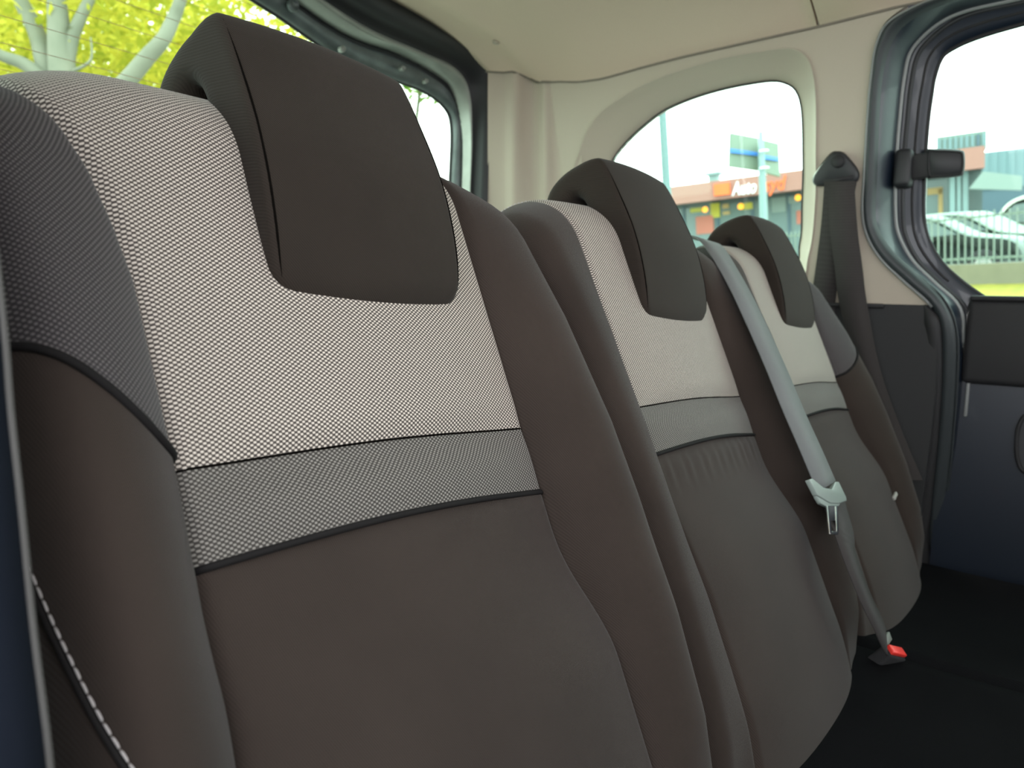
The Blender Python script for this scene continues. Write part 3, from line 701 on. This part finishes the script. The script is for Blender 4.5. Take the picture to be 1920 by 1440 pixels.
# ---------------------------------------------------------------- seat belts
PN = lambda h: P0+NS*h
def onS(px, py, h): return onP(PN(h), NS, px, py)
bt = thing('seat_belt', 'pale grey seat belt hanging over the middle seat with its metal tongue', 'seat belt', onS(1550, 930, .05), group='seat belts')
up = [(1306,450,-.085),(1316,448,-.050),(1332,456,-.014),(1354,486,.010),(1388,545,.028),(1420,612,.038),(1455,690,.047),(1488,770,.052),(1518,838,.056),(1550,912,.058)]
pts = crom([onS(*p) for p in up], 4)
obj('webbing', ribbon(pts, Vector((1, -.30, -.10)), [.044+.003*sst(0, 1, i/len(pts)) for i in range(len(pts))], .0014), M['belt'], bt, label='pale grey upper webbing')
dn = [(1558,918,.050),(1568,955,.055),(1581,1005,.064),(1600,1062,.066),(1623,1120,.066),(1644,1165,.064),(1662,1205,.058)]
pts = crom([onS(*p) for p in dn], 4)
obj('webbing', ribbon(pts, [Vector((1, -.25+.2*i/len(pts), -.1-.4*i/len(pts))) for i in range(len(pts))], [.046-.012*sst(.6, 1, i/len(pts)) for i in range(len(pts))], .0014), M['beltd'], bt, label='dark lower webbing folding towards the buckle')
def on2(px, py, h=.062): return onS(px, py, h)
# tongue: moulded loop, plate neck and slotted steel blade
loop = [on2(*p) for p in [(1519,902),(1536,916),(1568,922),(1584,938),(1582,944),(1556,944),(1534,934)]]
def slab(pts, h, th, r=.0012): 
    A = [onS(*p, h) for p in pts]; B = [a-NS*th for a in A]; n = len(A)
    me = (A+B, [list(range(n)), [i+n for i in range(n)][::-1]]+[[i, i+n, (i+1) % n+n, (i+1) % n] for i in range(n)])
    return bev(me, r, 2)
tg_ = obj('tongue', slab([(1518,899),(1524,897),(1545,914),(1561,917),(1567,903),(1573,903),(1587,932),(1588,939),(1574,944),(1558,943),(1533,928)], .064, .006, .001), M['tongue'], bt, label='grey green plastic tongue')
obj('tongue_neck', slab([(1531,929),(1558,942),(1577,944),(1571,951),(1553,950),(1540,944)], .062, .005), M['greytrim'] if False else M['tongue'], tg_)
obj('tongue_blade', join(slab([(1551,948),(1555,948),(1560,1000),(1556,1001)], .064, .002, .0003), slab([(1567,949),(1571,948),(1573,1000),(1569,1003)], .064, .002, .0003), slab([(1551,948),(1571,948),(1572,975),(1554,977)], .0635, .002, .0003), slab([(1556,996),(1573,996),(1572,1003),(1558,1002)], .064, .002, .0003)), M['chrome'], tg_, label='slotted steel blade')
bk = thing('belt_buckle', 'red topped belt buckle poking up between the far cushions', 'buckle', onS(1680, 1222, .05))
a = onS(1681, 1221, .052)
def bx_at(c, ex, ey, ez, Mx, r): 
    V, Fc = bev(box(-ex, ex, -ey, ey, -ez, ez), r, 2); return [Mx @ v+c for v in V], Fc
bm_ = Euler((radians(35), radians(18), radians(-25))).to_matrix()
obj('buckle_body', bx_at(a+bm_ @ Vector((0, .0, -.030)), .016, .009, .028, bm_, .003), M['shell'], bk)
obj('release_button', bx_at(a, .014, .006, .003, bm_, .0015), M['red'], bk, label='red release button')
# child-seat fixing tag and small pale tag
def tag_plate(px, py, h, name, label, ww, hh, rz=0):
    c = onS(px, py, h); V, Fc = bev(box(-ww, ww, -.002, .002, -hh, hh), .001, 2)
    mx = Euler((radians(-24), radians(rz), 0)).to_matrix()
    obj(name, ([mx @ v+c for v in V], Fc), M['white'] if name != 'fixing_label' else M['metal'], label=label, cat='tag')
tag_plate(1678, 930, .028, 'fabric_tag', 'tiny pale fabric tag on the farthest seat side', .010, .003, -20)
tag_plate(1664, 1197, .05, 'fixing_label', 'small grey embossed tag just above the red buckle', .011, .005, 0)
q = onX(1.5, 1748, 1091)
obj('seat_rail_cap', bev(box(q.x-.02, q.x+.02, q.y-.012, q.y+.012, q.z-.004, q.z+.003), .002, 2), M['metal'], label='small worn metal plate on the black sill by the door', cat='plate')
# pillar belt
pb = thing('seat_belt', 'dark seat belt on the far pillar under its triangular anchor cover', 'seat belt', onW(1575, 345, -.02), group='seat belts')
A = [(1556,289),(1570,284),(1585,289),(1606,314),(1611,330),(1604,342),(1580,345),(1545,349),(1529,347),(1524,337),(1530,322)]
c = crom([(x, y, 0) for x, y in A], 4, True)
rims = [[onW(1568+(p.x-1568)*k, 322+(p.y-322)*k, d) for p in c] for d, k in ((0, 1.02), (-.012, 1), (-.018, .95), (-.020, .85))]
V, Fc = loft(rims, True); n = len(c); Fc.append([3*n+i for i in range(n)])
ac = obj('anchor_cover', (V, Fc), M['black'], pb, label='black triangular anchor cover')
q = onW(1572, 303, -.018)
obj('bolt_cap', lathe([(.012, .006), (.012, -.004), (.009, -.007), (.001, -.008)], q, 'x', 18), M['greytrim'], ac)
obj('slot_lip', tube([onW(*p, -.019) for p in [(1545,340),(1570,337),(1600,332)]], .004, 8), M['greytrim'], ac)
def strap(L, Rr, d, name='webbing', mat='beltk', label=None):
    a = crom([onW(*p, dd_) for p, dd_ in zip(L, d)], 5); b = crom([onW(*p, dd_) for p, dd_ in zip(Rr, d)], 5)
    nrm = Vector((-.0015, 0, 0))
    me = loft([a, b, [p+nrm for p in b], [p+nrm for p in a], a]); obj(name, me, M[mat], pb, label=label)
strap([(1546,340),(1540,420),(1530,500),(1520,580),(1524,640)], [(1607,340),(1592,420),(1582,480),(1567,560),(1562,640)], [-.022, -.018, -.014, -.012, -.01])
strap([(1552,344),(1556,430),(1565,500),(1574,570),(1602,680),(1640,800),(1680,900)], [(1602,340),(1608,430),(1617,500),(1626,570),(1650,690),(1688,800),(1730,900)], [-.026, -.030, -.034, -.04, -.06, -.09, -.12])


# ================================================================ outside
M['leaf'] = leafmat('leaves', (.29, .32, .035), (.63, .56, .08), .60)
M['leaf2'] = leafmat('green leaves', (.10, .22, .03), (.25, .40, .06), .5)
M['bark'] = noisy(base('pale bark', (.125, .145, .105), .85), 3, .25, (.22, .215, .17), det=6)
M['asphalt'] = noisy(base('asphalt', (.24, .235, .225), .9), 3, .2)
M['grass'] = noisy(base('grass', (.18, .18, .02), .9), 5, .35, (.34, .28, .03))
M['terra'] = base('terracotta fascia', (.31, .145, .12), .7)
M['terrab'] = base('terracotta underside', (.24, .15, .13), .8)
M['orange'] = base('orange sign', (.85, .14, .03), .5)
M['signw'] = base('white sign letters', (.75, .82, .85), .5)
M['signback'] = noisy(base('back of sign', (.155, .20, .155), .6), 4, .1)
M['blue'] = base('blue stripe', (.03, .16, .52), .5)
M['postblue'] = base('painted steel post', (.09, .16, .17), .5)
M['polelight'] = base('light blue pole', (.19, .27, .275), .5)
M['corr'] = base('blue grey cladding', (.13, .20, .22), .6)
M['corrd'] = base('slate base', (.06, .10, .13), .6)
M['wallc'] = noisy(base('concrete wall', (.17, .155, .11), .9), 4, .15)
M['shopwall'] = base('shop wall grey', (.11, .14, .14), .7)
M['pane'] = base('shop glass', (.10, .15, .15), .15)
M['yellow'] = base('yellow poster', (.48, .44, .05), .6)
M['redp'] = base('red poster', (.45, .13, .09), .6)
M['palep'] = base('pale poster', (.20, .25, .23), .6)
M['tan'] = base('ochre door frame', (.45, .30, .12), .6)
M['lamp'] = emit('orange lamp', (1, .33, .03), 1.6)
M['silver'] = base('silver car paint', (.22, .26, .24), .55, .1)
M['silver2'] = base('pale green grey car paint', (.24, .29, .25), .55, .1)
M['vanw'] = base('white van paint', (.34, .35, .30), .35)
M['carglass'] = base('car glass', (.07, .10, .095), .1)
M['tyre'] = base('tyre', (.02, .02, .02), .8)
M['hub'] = base('alloy hub', (.5, .5, .48), .3, .6)
M['taill'] = base('tail light', (.6, .05, .04), .3)
M['fencem'] = base('grey fence steel', (.17, .21, .18), .5)
M['hvac'] = noisy(base('rooftop unit', (.15, .20, .175), .5), 2, .2)

# ground: street, grass bank, raised yard
def street(me, name, mat, **k): return obj(name, me, mat, M=STREET, **k)
street((lambda g: g)(grid(30, 30, lambda i, j: Vector((-40+120*i, -40+110*j, 0)))), 'ground', M['asphalt'], kind='structure')
# low wall line (street frame), from pixels at their depth
A0 = wd(1790, 497, 14.6); B0 = wd(1920, 492, 13.4); dw = (B0-A0); dw.z = 0; dw.normalize(); nw = Vector((-dw.y, dw.x, 0))
if nw.x < 0: nw = -nw
hw_top = A0.z; hw_bot = wd(1827, 534, 14.2).z
def along(s, n, z): return Vector((A0.x, A0.y, 0))+dw*s+nw*n+Vector((0, 0, z))
def lbox(s0, s1, n0, n1, z0, z1):
    V = [along(s, n, z) for z in (z0, z1) for n in (n0, n1) for s in (s0, s1)]
    return V, box(0, 1, 0, 1, 0, 1)[1]
street(([along(-14, 0, hw_bot), along(10, 0, hw_bot), along(10, -3.0, 0), along(-14, -3.0, 0), along(-14, 0, -.02), along(10, 0, -.02)], [[0, 1, 2, 3], [0, 4, 5, 1], [1, 5, 2], [0, 3, 4]]), 'grass_bank', M['grass'], kind='structure', smooth=False)
street(lbox(-14, 10, 0, .25, 0, hw_top), 'retaining_wall', M['wallc'], kind='structure', smooth=False)
street(lbox(-16, 12, .25, 30, 0, .45), 'yard', M['asphalt'], kind='structure', smooth=False)
fn = thing('yard_fence', 'grey steel picket fence on top of the concrete wall in front of parked cars', 'fence', along(0, .1, hw_top), STREET)
FT = hw_top+.95
for z in (hw_top+.08, FT-.12): obj('rail', lbox(-6, 7, .09, .12, z, z+.04), M['fencem'], fn, smooth=False)
pic = None
for i in range(92):
    s = -6+.14*i
    if pic is None:
        pic = obj('picket', lbox(s-.008, s+.008, .06, .085, hw_top+.0, FT), M['fencem'], fn, smooth=False); s00 = s
    else:
        c_ = pic.copy(); COL.objects.link(c_); c_.location = Vector((0, 0, 0))+dw*(s-s00)

def car(name, label, c, ang, L, Wd, Hh, paint, prof, glassprof, wheels=(.2, .8), cat='car', group=None):
    """prof: list of (x/L, z/H) side outline; glassprof: list of polygons"""
    root = thing(name, label, cat, c, STREET, group)
    ca, sa = cos(ang), sin(ang)
    T_ = lambda x, y, z: Vector((c.x+x*ca-y*sa, c.y+x*sa+y*ca, c.z+z))
    P = crom([(x*L, z*Hh, 0) for x, z in prof], 4, True)
    def ring(y, k):
        out_ = []
        for p in P:
            t = sst(.5*Hh, Hh, p.y); yy = y*(1-.16*t); cx_ = L/2
            out_.append(T_(cx_+(p.x-cx_)*k-L/2, yy, Hh*.35+(p.y-Hh*.35)*(k if k < 1 else 1)))
        return out_
    rs = [ring(-Wd/2, .93), ring(-Wd/2*.98, .985), ring(-Wd/2*.9, 1), ring(0, 1.0), ring(Wd/2*.9, 1), ring(Wd/2*.98, .985), ring(Wd/2, .93)]
    V, Fc = loft(rs, True); n = len(P)
    Fc.append(list(range(n))); Fc.append([6*n+i for i in range(n)][::-1])
    obj('body', (V, Fc), paint, root)
    for poly in glassprof:
        for sd in (-1, 1):
            pts = []
            for x, z in poly:
                t = sst(.5*Hh, Hh, z*Hh); pts.append((x, z, t))
            A_ = [T_(x*L-L/2, sd*(Wd/2*(1-.16*t)+.012), z*Hh) for x, z, t in pts]; B_ = [T_(x*L-L/2, sd*(Wd/2*(1-.16*t)-.03), z*Hh) for x, z, t in pts]
            m_ = len(pts)
            obj('side_window', (A_+B_, [list(range(m_)), [i+m_ for i in range(m_)][::-1]]+[[i, i+m_, (i+1) % m_+m_, (i+1) % m_] for i in range(m_)]), M['carglass'], root, smooth=False)
    for wx in wheels:
        for sd in (-1, 1):
            cc = T_(wx*L-L/2, sd*(Wd/2-.08), .30)
            dv = T_(0, 1, 0)-T_(0, 0, 0); d2 = T_(1, 0, 0)-T_(0, 0, 0)
            V, Fc = [], []
            for r_, h in ((.16, .11), (.29, .11), (.31, .07), (.31, -.07), (.29, -.11), (.16, -.11)):
                for k in range(20): a_ = 2*pi*k/20; V.append(cc+dv*h*sd+d2*r_*cos(a_)+Vector((0, 0, r_*sin(a_))))
            for i in range(5):
                for k in range(20): Fc.append([i*20+k, i*20+(k+1) % 20, (i+1)*20+(k+1) % 20, (i+1)*20+k])
            wh = obj('wheel', (V, Fc), M['tyre'], root)
            V = [cc+dv*(.09*sd)]+[cc+dv*(.105*sd)+d2*.18*cos(2*pi*k/20)+Vector((0, 0, .18*sin(2*pi*k/20))) for k in range(20)]
            obj('hub', (V, [[0, k+1, (k+1) % 20+1] for k in range(20)]), M['hub'], wh, smooth=False)
    for e, mt, nm in ((-.49, M['taill'], 'tail_light'), (.485, M['white'], 'headlight')):
        for sd in (-1, 1):
            ctr = T_(e*L, sd*Wd*.36, Hh*.52)
            V, Fc = bev(box(-.05, .05, -.13, .13, -.07, .07), .02, 2)
            obj(nm, ([ctr+(Matrix.Rotation(ang, 3, 'Z') @ v) for v in V], Fc), mt, root)
    return root
hatch = [(.0, .22), (.005, .5), (.03, .66), (.10, .93), (.2, .99), (.45, 1.0), (.58, .93), (.74, .66), (.93, .56), (.99, .42), (1, .2), (.9, .14), (.5, .13), (.1, .14)]
hg = [[(.12, .66), (.17, .90), (.36, .94), (.38, .66)], [(.40, .66), (.40, .94), (.54, .91), (.68, .67)]]
vanp = [(.0, .16), (.0, .6), (.01, .93), (.06, .99), (.5, 1.0), (.66, .98), (.76, .88), (.84, .60), (.97, .48), (1, .3), (.99, .14), (.7, .11), (.3, .11)]
vg = [[(.60, .60), (.60, .88), (.71, .86), (.79, .62)]]
dirang = math.atan2(dw.y, dw.x)
def base_at(px, py, t, zz=.45): q = wd(px, py, t); q.z = zz; return q
car('parked_car', 'silver hatchback parked behind the fence, leftmost in the door window', base_at(1740, 440, 17.2), dirang+pi*.0+.5, 3.9, 1.7, 1.42, M['silver'], hatch, hg, group='cars parked behind the fence')
car('parked_car', 'pale grey green hatchback parked in the middle behind the fence', base_at(1815, 440, 18.6), dirang+.25, 4.2, 1.75, 1.46, M['silver2'], hatch, hg, group='cars parked behind the fence')
car('parked_van', 'white van parked right of the two hatchbacks behind the fence', base_at(2010, 430, 19.5), dirang+pi+.15, 4.6, 1.85, 1.80, M['vanw'], vanp, vg, cat='van')

# auto shop
K = 1.3
fR = wd(1502, 356, 19.18*K); fL = wd(1275, 383, 20.65*K)
fd = Vector((fR.x-fL.x, fR.y-fL.y, 0)).normalized(); fnr = Vector((-fd.y, fd.x, 0))
if fnr.x < 0: fnr = -fnr
ZB = (fR.z+fL.z)/2; ZT = ZB+.62
def fa(s, n, z): return Vector((fL.x, fL.y, 0))+fd*s+fnr*n+Vector((0, 0, z))
def fbox(s0, s1, n0, n1, z0, z1):
    return [fa(s, n, z) for z in (z0, z1) for n in (n0, n1) for s in (s0, s1)], box(0, 1, 0, 1, 0, 1)[1]
def s_at(px, py):
    """distance along the facade of the point seen at a pixel"""
    d = ray(px, py); d = Vector((d.dot(XW), d.dot(YW), d.dot(UP))); o_ = Vector((0, 0, 1.5))
    t = (fa(0, 0, 0)-Vector((0, 0, 1.5))).dot(fnr)/d.dot(fnr); q = o_+d*t
    return (q-fa(0, 0, 0)).dot(fd), q.z
sEnd = s_at(1846, 300)[0]
sh = thing('auto_shop', 'long low shop with terracotta fascia and orange and white sign', 'building', fa(3, 0, .45), STREET)
obj('wall', fbox(-9, sEnd, 1.2, 9, .4, ZB+.05), M['shopwall'], sh, smooth=False)
obj('fascia', fbox(-9, sEnd, -.15, .15, ZB, ZT), M['terra'], sh, smooth=False, label='terracotta fascia board')
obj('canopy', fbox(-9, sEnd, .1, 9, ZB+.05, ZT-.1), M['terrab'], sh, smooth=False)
n_p = 0
cols = ['pane', 'pane', 'yellow', 'pane', 'palep']
sA, sB = -5.0, s_at(1500, 400)[0]+.3
k = 0; s = sA
while s < sB+3.2:
    obj('mullion', fbox(s-.05, s+.05, 1.10, 1.2, .5, ZB), M['corrd'], sh, smooth=False)
    obj('pane', fbox(s+.05, s+1.15, 1.15, 1.19, .9, ZB-.1), M['pane'], sh, smooth=False)
    s += 1.2; k += 1
for nm, mt, (x0, y0, x1, y1), lb in (('poster', 'yellow', (1278, 387, 1300, 398), 'yellow poster, left pane'), ('poster', 'yellow', (1318, 378, 1334, 408), 'tall yellow poster'), ('poster', 'tan', (1340, 380, 1352, 390), 'ochre poster, upper of two'), ('poster', 'tan', (1341, 394, 1354, 402), 'ochre poster, lower of two'),
        ('poster', 'yellow', (1378, 377, 1398, 392), 'yellow poster behind the right lamp'), ('poster', 'redp', (1290, 402, 1322, 440), 'red poster at the bottom left'), ('poster', 'palep', (1436, 366, 1462, 398), 'pale green poster right of the pole'), ('poster', 'palep', (1468, 364, 1486, 380), 'small pale poster'), ('poster', 'redp', (1484, 392, 1502, 420), 'red poster at the right edge')):
    a_, za = s_at(x0, y1); b_, zb = s_at(x1, y0)
    obj(nm, fbox(a_*1.0, b_, 1.09, 1.14, za, zb), M[mt], sh, smooth=False, label=lb)
a_, za = s_at(1342, 362); b_, zb = s_at(1371, 348)
obj('sign_block', fbox(a_, b_, -.24, -.15, ZB+.12, ZT-.12), M['orange'], sh, smooth=False, label='orange block left of the lettering')
def text(body, s0, s1, zc, hgt, mat, nm, lb, n=-.17):
    cu = bpy.data.curves.new('t', 'FONT'); cu.body = body; cu.size = 1; cu.extrude = .03; cu.offset = .012; cu.shear = .25; cu.resolution_u = 3
    ob = bpy.data.objects.new('t', cu); COL.objects.link(ob); bpy.context.view_layer.update()
    dg = bpy.context.evaluated_depsgraph_get(); me = bpy.data.meshes.new_from_object(ob.evaluated_get(dg))
    xs = [v.co.x for v in me.vertices]; x0, x1 = min(xs), max(xs)
    V = [fa(s0+(s1-s0)*(v.co.x-x0)/(x1-x0), n-v.co.z, zc+(v.co.y-.35)*hgt) for v in me.vertices]
    Fc = [list(p.vertices) for p in me.polygons]
    bpy.data.objects.remove(ob); bpy.data.curves.remove(cu); bpy.data.meshes.remove(me)
    return obj(nm, (V, Fc), mat, sh, smooth=False, label=lb)
zc = (ZB+ZT)/2-.02
text('Auto', s_at(1374, 350)[0], s_at(1420, 350)[0], zc, .62, M['signw'], 'lettering', 'white lettering reading Auto')
text('syd', s_at(1434, 345)[0], s_at(1476, 345)[0], zc, .62, M['orange'], 'lettering', 'orange lettering right of the pole')
s_c, _ = s_at(1310, 345)
obj('chimney', join(fbox(s_c-.16, s_c+.16, 2, 2.4, ZT-.1, ZT+.45), fbox(s_c-.26, s_c+.26, 1.9, 2.5, ZT+.40, ZT+.50)), M['polelight'], sh, smooth=False)
for px, py in ((1312, 392), (1380, 386), (1490, 369)):
    s_, z_ = s_at(px, py); q = fa(s_, .7, z_+.0)
    lp = thing('canopy_lamp', 'glowing orange lamp under the shop canopy, %s' % {1312: 'leftmost of three', 1380: 'middle of three', 1490: 'rightmost of three'}[px], 'lamp', q, STREET, 'canopy lamps')
    obj('bulb', lathe([(.02, -.10), (.08, -.07), (.10, 0), (.08, .07), (.03, .10)], q, 'z', 14), M['lamp'], lp)
    obj('stem', tube([q+Vector((0, 0, .09)), Vector((q.x, q.y, ZB+.06))], .015, 6), M['corrd'], lp)
# right corner of the shop
for px0, px1, mt, y0, y1 in ((1781, 1791, 'polelight', 345, 400), (1795, 1802, 'polelight', 350, 400), (1806, 1816, 'polelight', 350, 400)):
    a_ = s_at(px0, 370)[0]; b_ = s_at(px1, 370)[0]
    obj('column', fbox(a_, b_, .3, .3+(b_-a_), .45, ZB+.06), M[mt], sh, smooth=False)
a_ = s_at(1738, 370)[0]; b_ = s_at(1768, 370)[0]
obj('door_frame', join(fbox(a_, b_, 1.06, 1.18, ZB-.55, ZB-.35), fbox(b_-.12, b_, 1.06, 1.18, .5, ZB-.4)), M['tan'], sh, smooth=False, label='ochre frame of the shop gateway')
q0 = s_at(1866, 330); a_ = s_at(1864, 330)[0]
obj('canopy_flap', ([fa(sEnd-.05, -.2, ZB-.1), fa(sEnd+.9, -.2, ZB-.35), fa(sEnd+.9, -.2, ZB-.75), fa(sEnd-.4, -.2, ZB-.55), fa(sEnd-.05, .1, ZB-.1), fa(sEnd+.9, .1, ZB-.35), fa(sEnd+.9, .1, ZB-.75), fa(sEnd-.4, .1, ZB-.55)], [[0, 1, 2, 3], [7, 6, 5, 4], [0, 4, 5, 1], [1, 5, 6, 2], [2, 6, 7, 3], [3, 7, 4, 0]]), M['palep'], sh, smooth=False, label='pale hanging panel at the corner')
# rooftop unit
hv = thing('rooftop_unit', 'boxy grey green ventilation unit on the shop roof, seen through the door window', 'ventilation unit', fa(s_at(1810, 270)[0], 1.5, ZT), STREET)
a_ = s_at(1756, 262)[0]; b_ = s_at(1852, 262)[0]; zt = s_at(1800, 247)[1]
obj('housing', fbox(a_, b_, .6, 2.4, ZT, zt), M['hvac'], hv, smooth=False)
nn_ = 9
for i in range(nn_):
    u = a_+(b_-a_)*(i+.5)/nn_
    obj('louvre', fbox(u-(b_-a_)*.035, u+(b_-a_)*.035, .55, .62, ZT+.08, zt-.08), M['corrd'] if i == 7 else M['corr'], hv, smooth=False)
obj('base_rail', fbox(a_, b_, .5, 2.5, ZT-.02, ZT+.06), M['polelight'], hv, smooth=False)
# corrugated building behind
bA = wd(1852, 285, 34); bB = wd(1990, 268, 33); zt = bA.z; cb = thing('clad_building', 'pale blue building with ribbed cladding at the right of the door window', 'building', (bA.x, bA.y, .45), STREET)
cdv = Vector((bB.x-bA.x, bB.y-bA.y, 0)).normalized(); cn = Vector((-cdv.y, cdv.x, 0)); cn = cn if cn.x > 0 else -cn
def cbox(s0, s1, n0, n1, z0, z1): return [Vector((bA.x, bA.y, 0))+cdv*s+cn*n+Vector((0, 0, z)) for z in (z0, z1) for n in (n0, n1) for s in (s0, s1)], box(0, 1, 0, 1, 0, 1)[1]
zmid = wd(1890, 352, 34).z
obj('base_wall', cbox(-4, 9, .05, 8, .4, zmid), M['corrd'], cb, smooth=False)
obj('cladding', cbox(-1, 9, 0, 8, zmid, zt), M['corr'], cb, smooth=False)
for i in range(30): obj('rib', cbox(-.9+.33*i, -.84+.33*i, -.04, .0, zmid, zt), M['corr'], cb, smooth=False)
# street lamp post
p = wd(1247, 300, 14); q = wd(1240, 207, 14)
st = thing('street_lamp', 'slim blue grey lamp post left of the road sign', 'lamp post', (p.x, p.y, 0), STREET)
obj('pole', tube([(p.x, p.y, 0), (p.x, p.y, 2), (p.x, p.y, 5.4), (p.x, p.y, 8.5)], [.095, .08, .07, .05], 12), M['postblue'], st)
obj('arm', tube(crom([(p.x, p.y, 8.3), (p.x, p.y-.2, 8.7), (p.x-.1, p.y-.9, 8.85)], 5), .03, 8), M['postblue'], st)
obj('lamp_head', rbox(p.x-.22, p.x+.02, p.y-1.4, p.y-.8, 8.79, 8.9, .03), M['polelight'], st)
# road sign seen from behind
c0 = wd(1427, 300, 15)
sg = thing('road_sign', 'two grey green sign boards with a blue stripe, seen from behind on a pole', 'sign', (c0.x, c0.y, 0), STREET)
def quad(pts, t0, t1, th, nm, mat, lb=None):
    A_ = [wd(*p, t0+(t1-t0)*k) for p, k in zip(pts, (0, 1, 1, 0))]
    nrm = (A_[1]-A_[0]).cross(A_[3]-A_[0]).normalized()*th
    B_ = [a+nrm for a in A_]
    obj(nm, (A_+B_, [[0, 1, 2, 3], [7, 6, 5, 4], [0, 4, 5, 1], [1, 5, 6, 2], [2, 6, 7, 3], [3, 7, 4, 0]]), mat, sg, smooth=False, label=lb)
quad([(1371,249),(1424,259),(1423,320),(1369,312)], 15.0, 15.4, .05, 'board', M['signback'], 'left board')
quad([(1431,262),(1460,269),(1463,331),(1430,322)], 15.1, 15.4, .05, 'board', M['signback'], 'right board')
quad([(1371,279),(1424,286),(1424,292),(1371,286)], 14.95, 15.32, .03, 'stripe', M['blue'], 'blue stripe')
quad([(1433,291),(1460,296),(1460,302),(1433,298)], 15.02, 15.32, .03, 'stripe', M['blue'], 'blue stripe')
c1_ = wd(1428, 300, 14.8)
obj('pole', tube([(c1_.x, c1_.y, 0), (c1_.x, c1_.y, 1.2), (c1_.x, c1_.y, 3.0), (c1_.x, c1_.y, wd(1427, 248, 14.8).z)], [.10, .09, .065, .045], 12), M['polelight'], sg)
for px, py in ((1432, 283), (1433, 315)):
    q = wd(px, py, 14.7); obj('clamp', tube([(q.x+.075*cos(2*pi*k/16), q.y+.075*sin(2*pi*k/16), q.z) for k in range(16)], .018, 6, True), M['signw'], sg)
# ---------------------------------------------------------------- trees
def blades(n, centre, rad, size, rnd, squash=1, keep=None):
    V, Fc = [], []
    while n > 0:
        d = Vector((rnd.gauss(0, 1), rnd.gauss(0, 1), rnd.gauss(0, 1))).normalized()*(rnd.random()**(1/3))
        c = Vector((centre[0]+d.x*rad[0], centre[1]+d.y*rad[1], centre[2]+d.z*rad[2]))
        if keep and not keep(c): continue
        n -= 1
        a = Vector((rnd.gauss(0, 1), rnd.gauss(0, 1), rnd.gauss(0, .6))).normalized(); b = a.cross(Vector((rnd.random()-.5, rnd.random()-.5, rnd.random()+.2))).normalized()
        s = size*(.6+.8*rnd.random()); k = len(V)
        V += [c-a*s, c+b*s*.45+a*s*.1, c+a*s, c-b*s*.45+a*s*.1]; Fc.append([k, k+1, k+2, k+3])
    return V, Fc
rnd = random.Random(3)
t0 = wd(115, 120, 8.5)
tr = thing('plane_tree', 'big pale barked tree with sunlit yellow green leaves outside the rear window', 'tree', (t0.x, t0.y, 0), STREET)
base_p = Vector((wd(122, 300, 8.5).x, wd(122, 300, 8.5).y, 0))
def br(pts, r0, r1, nm='branch'):
    P = crom([wd(x, y, t) if len(q) == 3 else None for q in pts for x, y, t in [q]], 5)
    n = len(P); obj(nm, tube(P, [r0+(r1-r0)*i/(n-1) for i in range(n)], 10), M['bark'], tr)
P = crom([base_p, wd(124, 260, 8.5), wd(120, 170, 8.5), wd(113, 90, 8.5), wd(108, 20, 8.5), wd(100, -60, 8.6)], 5)
n = len(P); obj('trunk', tube(P, [.20-.12*i/(n-1) for i in range(n)], 12), M['bark'], tr)
br([(100,190,8.6),(84,120,8.6),(68,60,8.7),(42,8,8.8),(20,-40,9)], .11, .07)
br([(124,140,8.5),(135,75,8.5),(150,35,8.5),(172,-10,8.6),(190,-60,8.7)], .075, .05)
br([(-60,70,8.3),(0,103,8.4),(45,120,8.45),(85,150,8.5)], .05, .08)
br([(200,190,8.2),(240,150,8.2),(278,105,8.2),(305,75,8.2),(325,35,8.3),(338,0,8.3),(350,-60,8.4)], .10, .055)
br([(120,140,8.5),(160,122,8.4),(172,105,8.4),(170,70,8.4)], .02, .008)
cC = wd(210, 60, 11.0)
obj('foliage', blades(14000, cC, (2.6, 3.4, 2.6), .085, rnd), M['leaf'], tr, kind='stuff', label='sunlit yellow green leaves')
cD = wd(120, 110, 17.5)
tr2 = thing('background_tree', 'second leafy tree filling the rear window behind the pale trunk', 'tree', (cD.x, cD.y, 0), STREET)
obj('trunk', tube([(cD.x, cD.y, 0), (cD.x+.1, cD.y, 2), (cD.x, cD.y+.1, 4.5)], [.18, .15, .08], 10), M['bark'], tr2)
obj('foliage', blades(16000, cD, (4.5, 3.0, 3.6), .13, rnd), M['leaf'], tr2, kind='stuff', label='dense bright leaves')
cE = wd(800, 175, 15)
tr3 = thing('distant_tree', 'thin green treetop showing in the corner of the rear window', 'tree', (cE.x, cE.y, 0), STREET)
g_ = wd(735, 200, 15)
obj('trunk', tube([(g_.x, g_.y, 0), (g_.x, g_.y, 2.6), (cE.x, cE.y, cE.z+.6)], [.12, .08, .02], 8), M['bark'], tr3)
obj('foliage', blades(900, cE+Vector((0, 0, .55)), (.75, .75, .8), .08, rnd), M['leaf2'], tr3, kind='stuff', label='sparse green leaves')
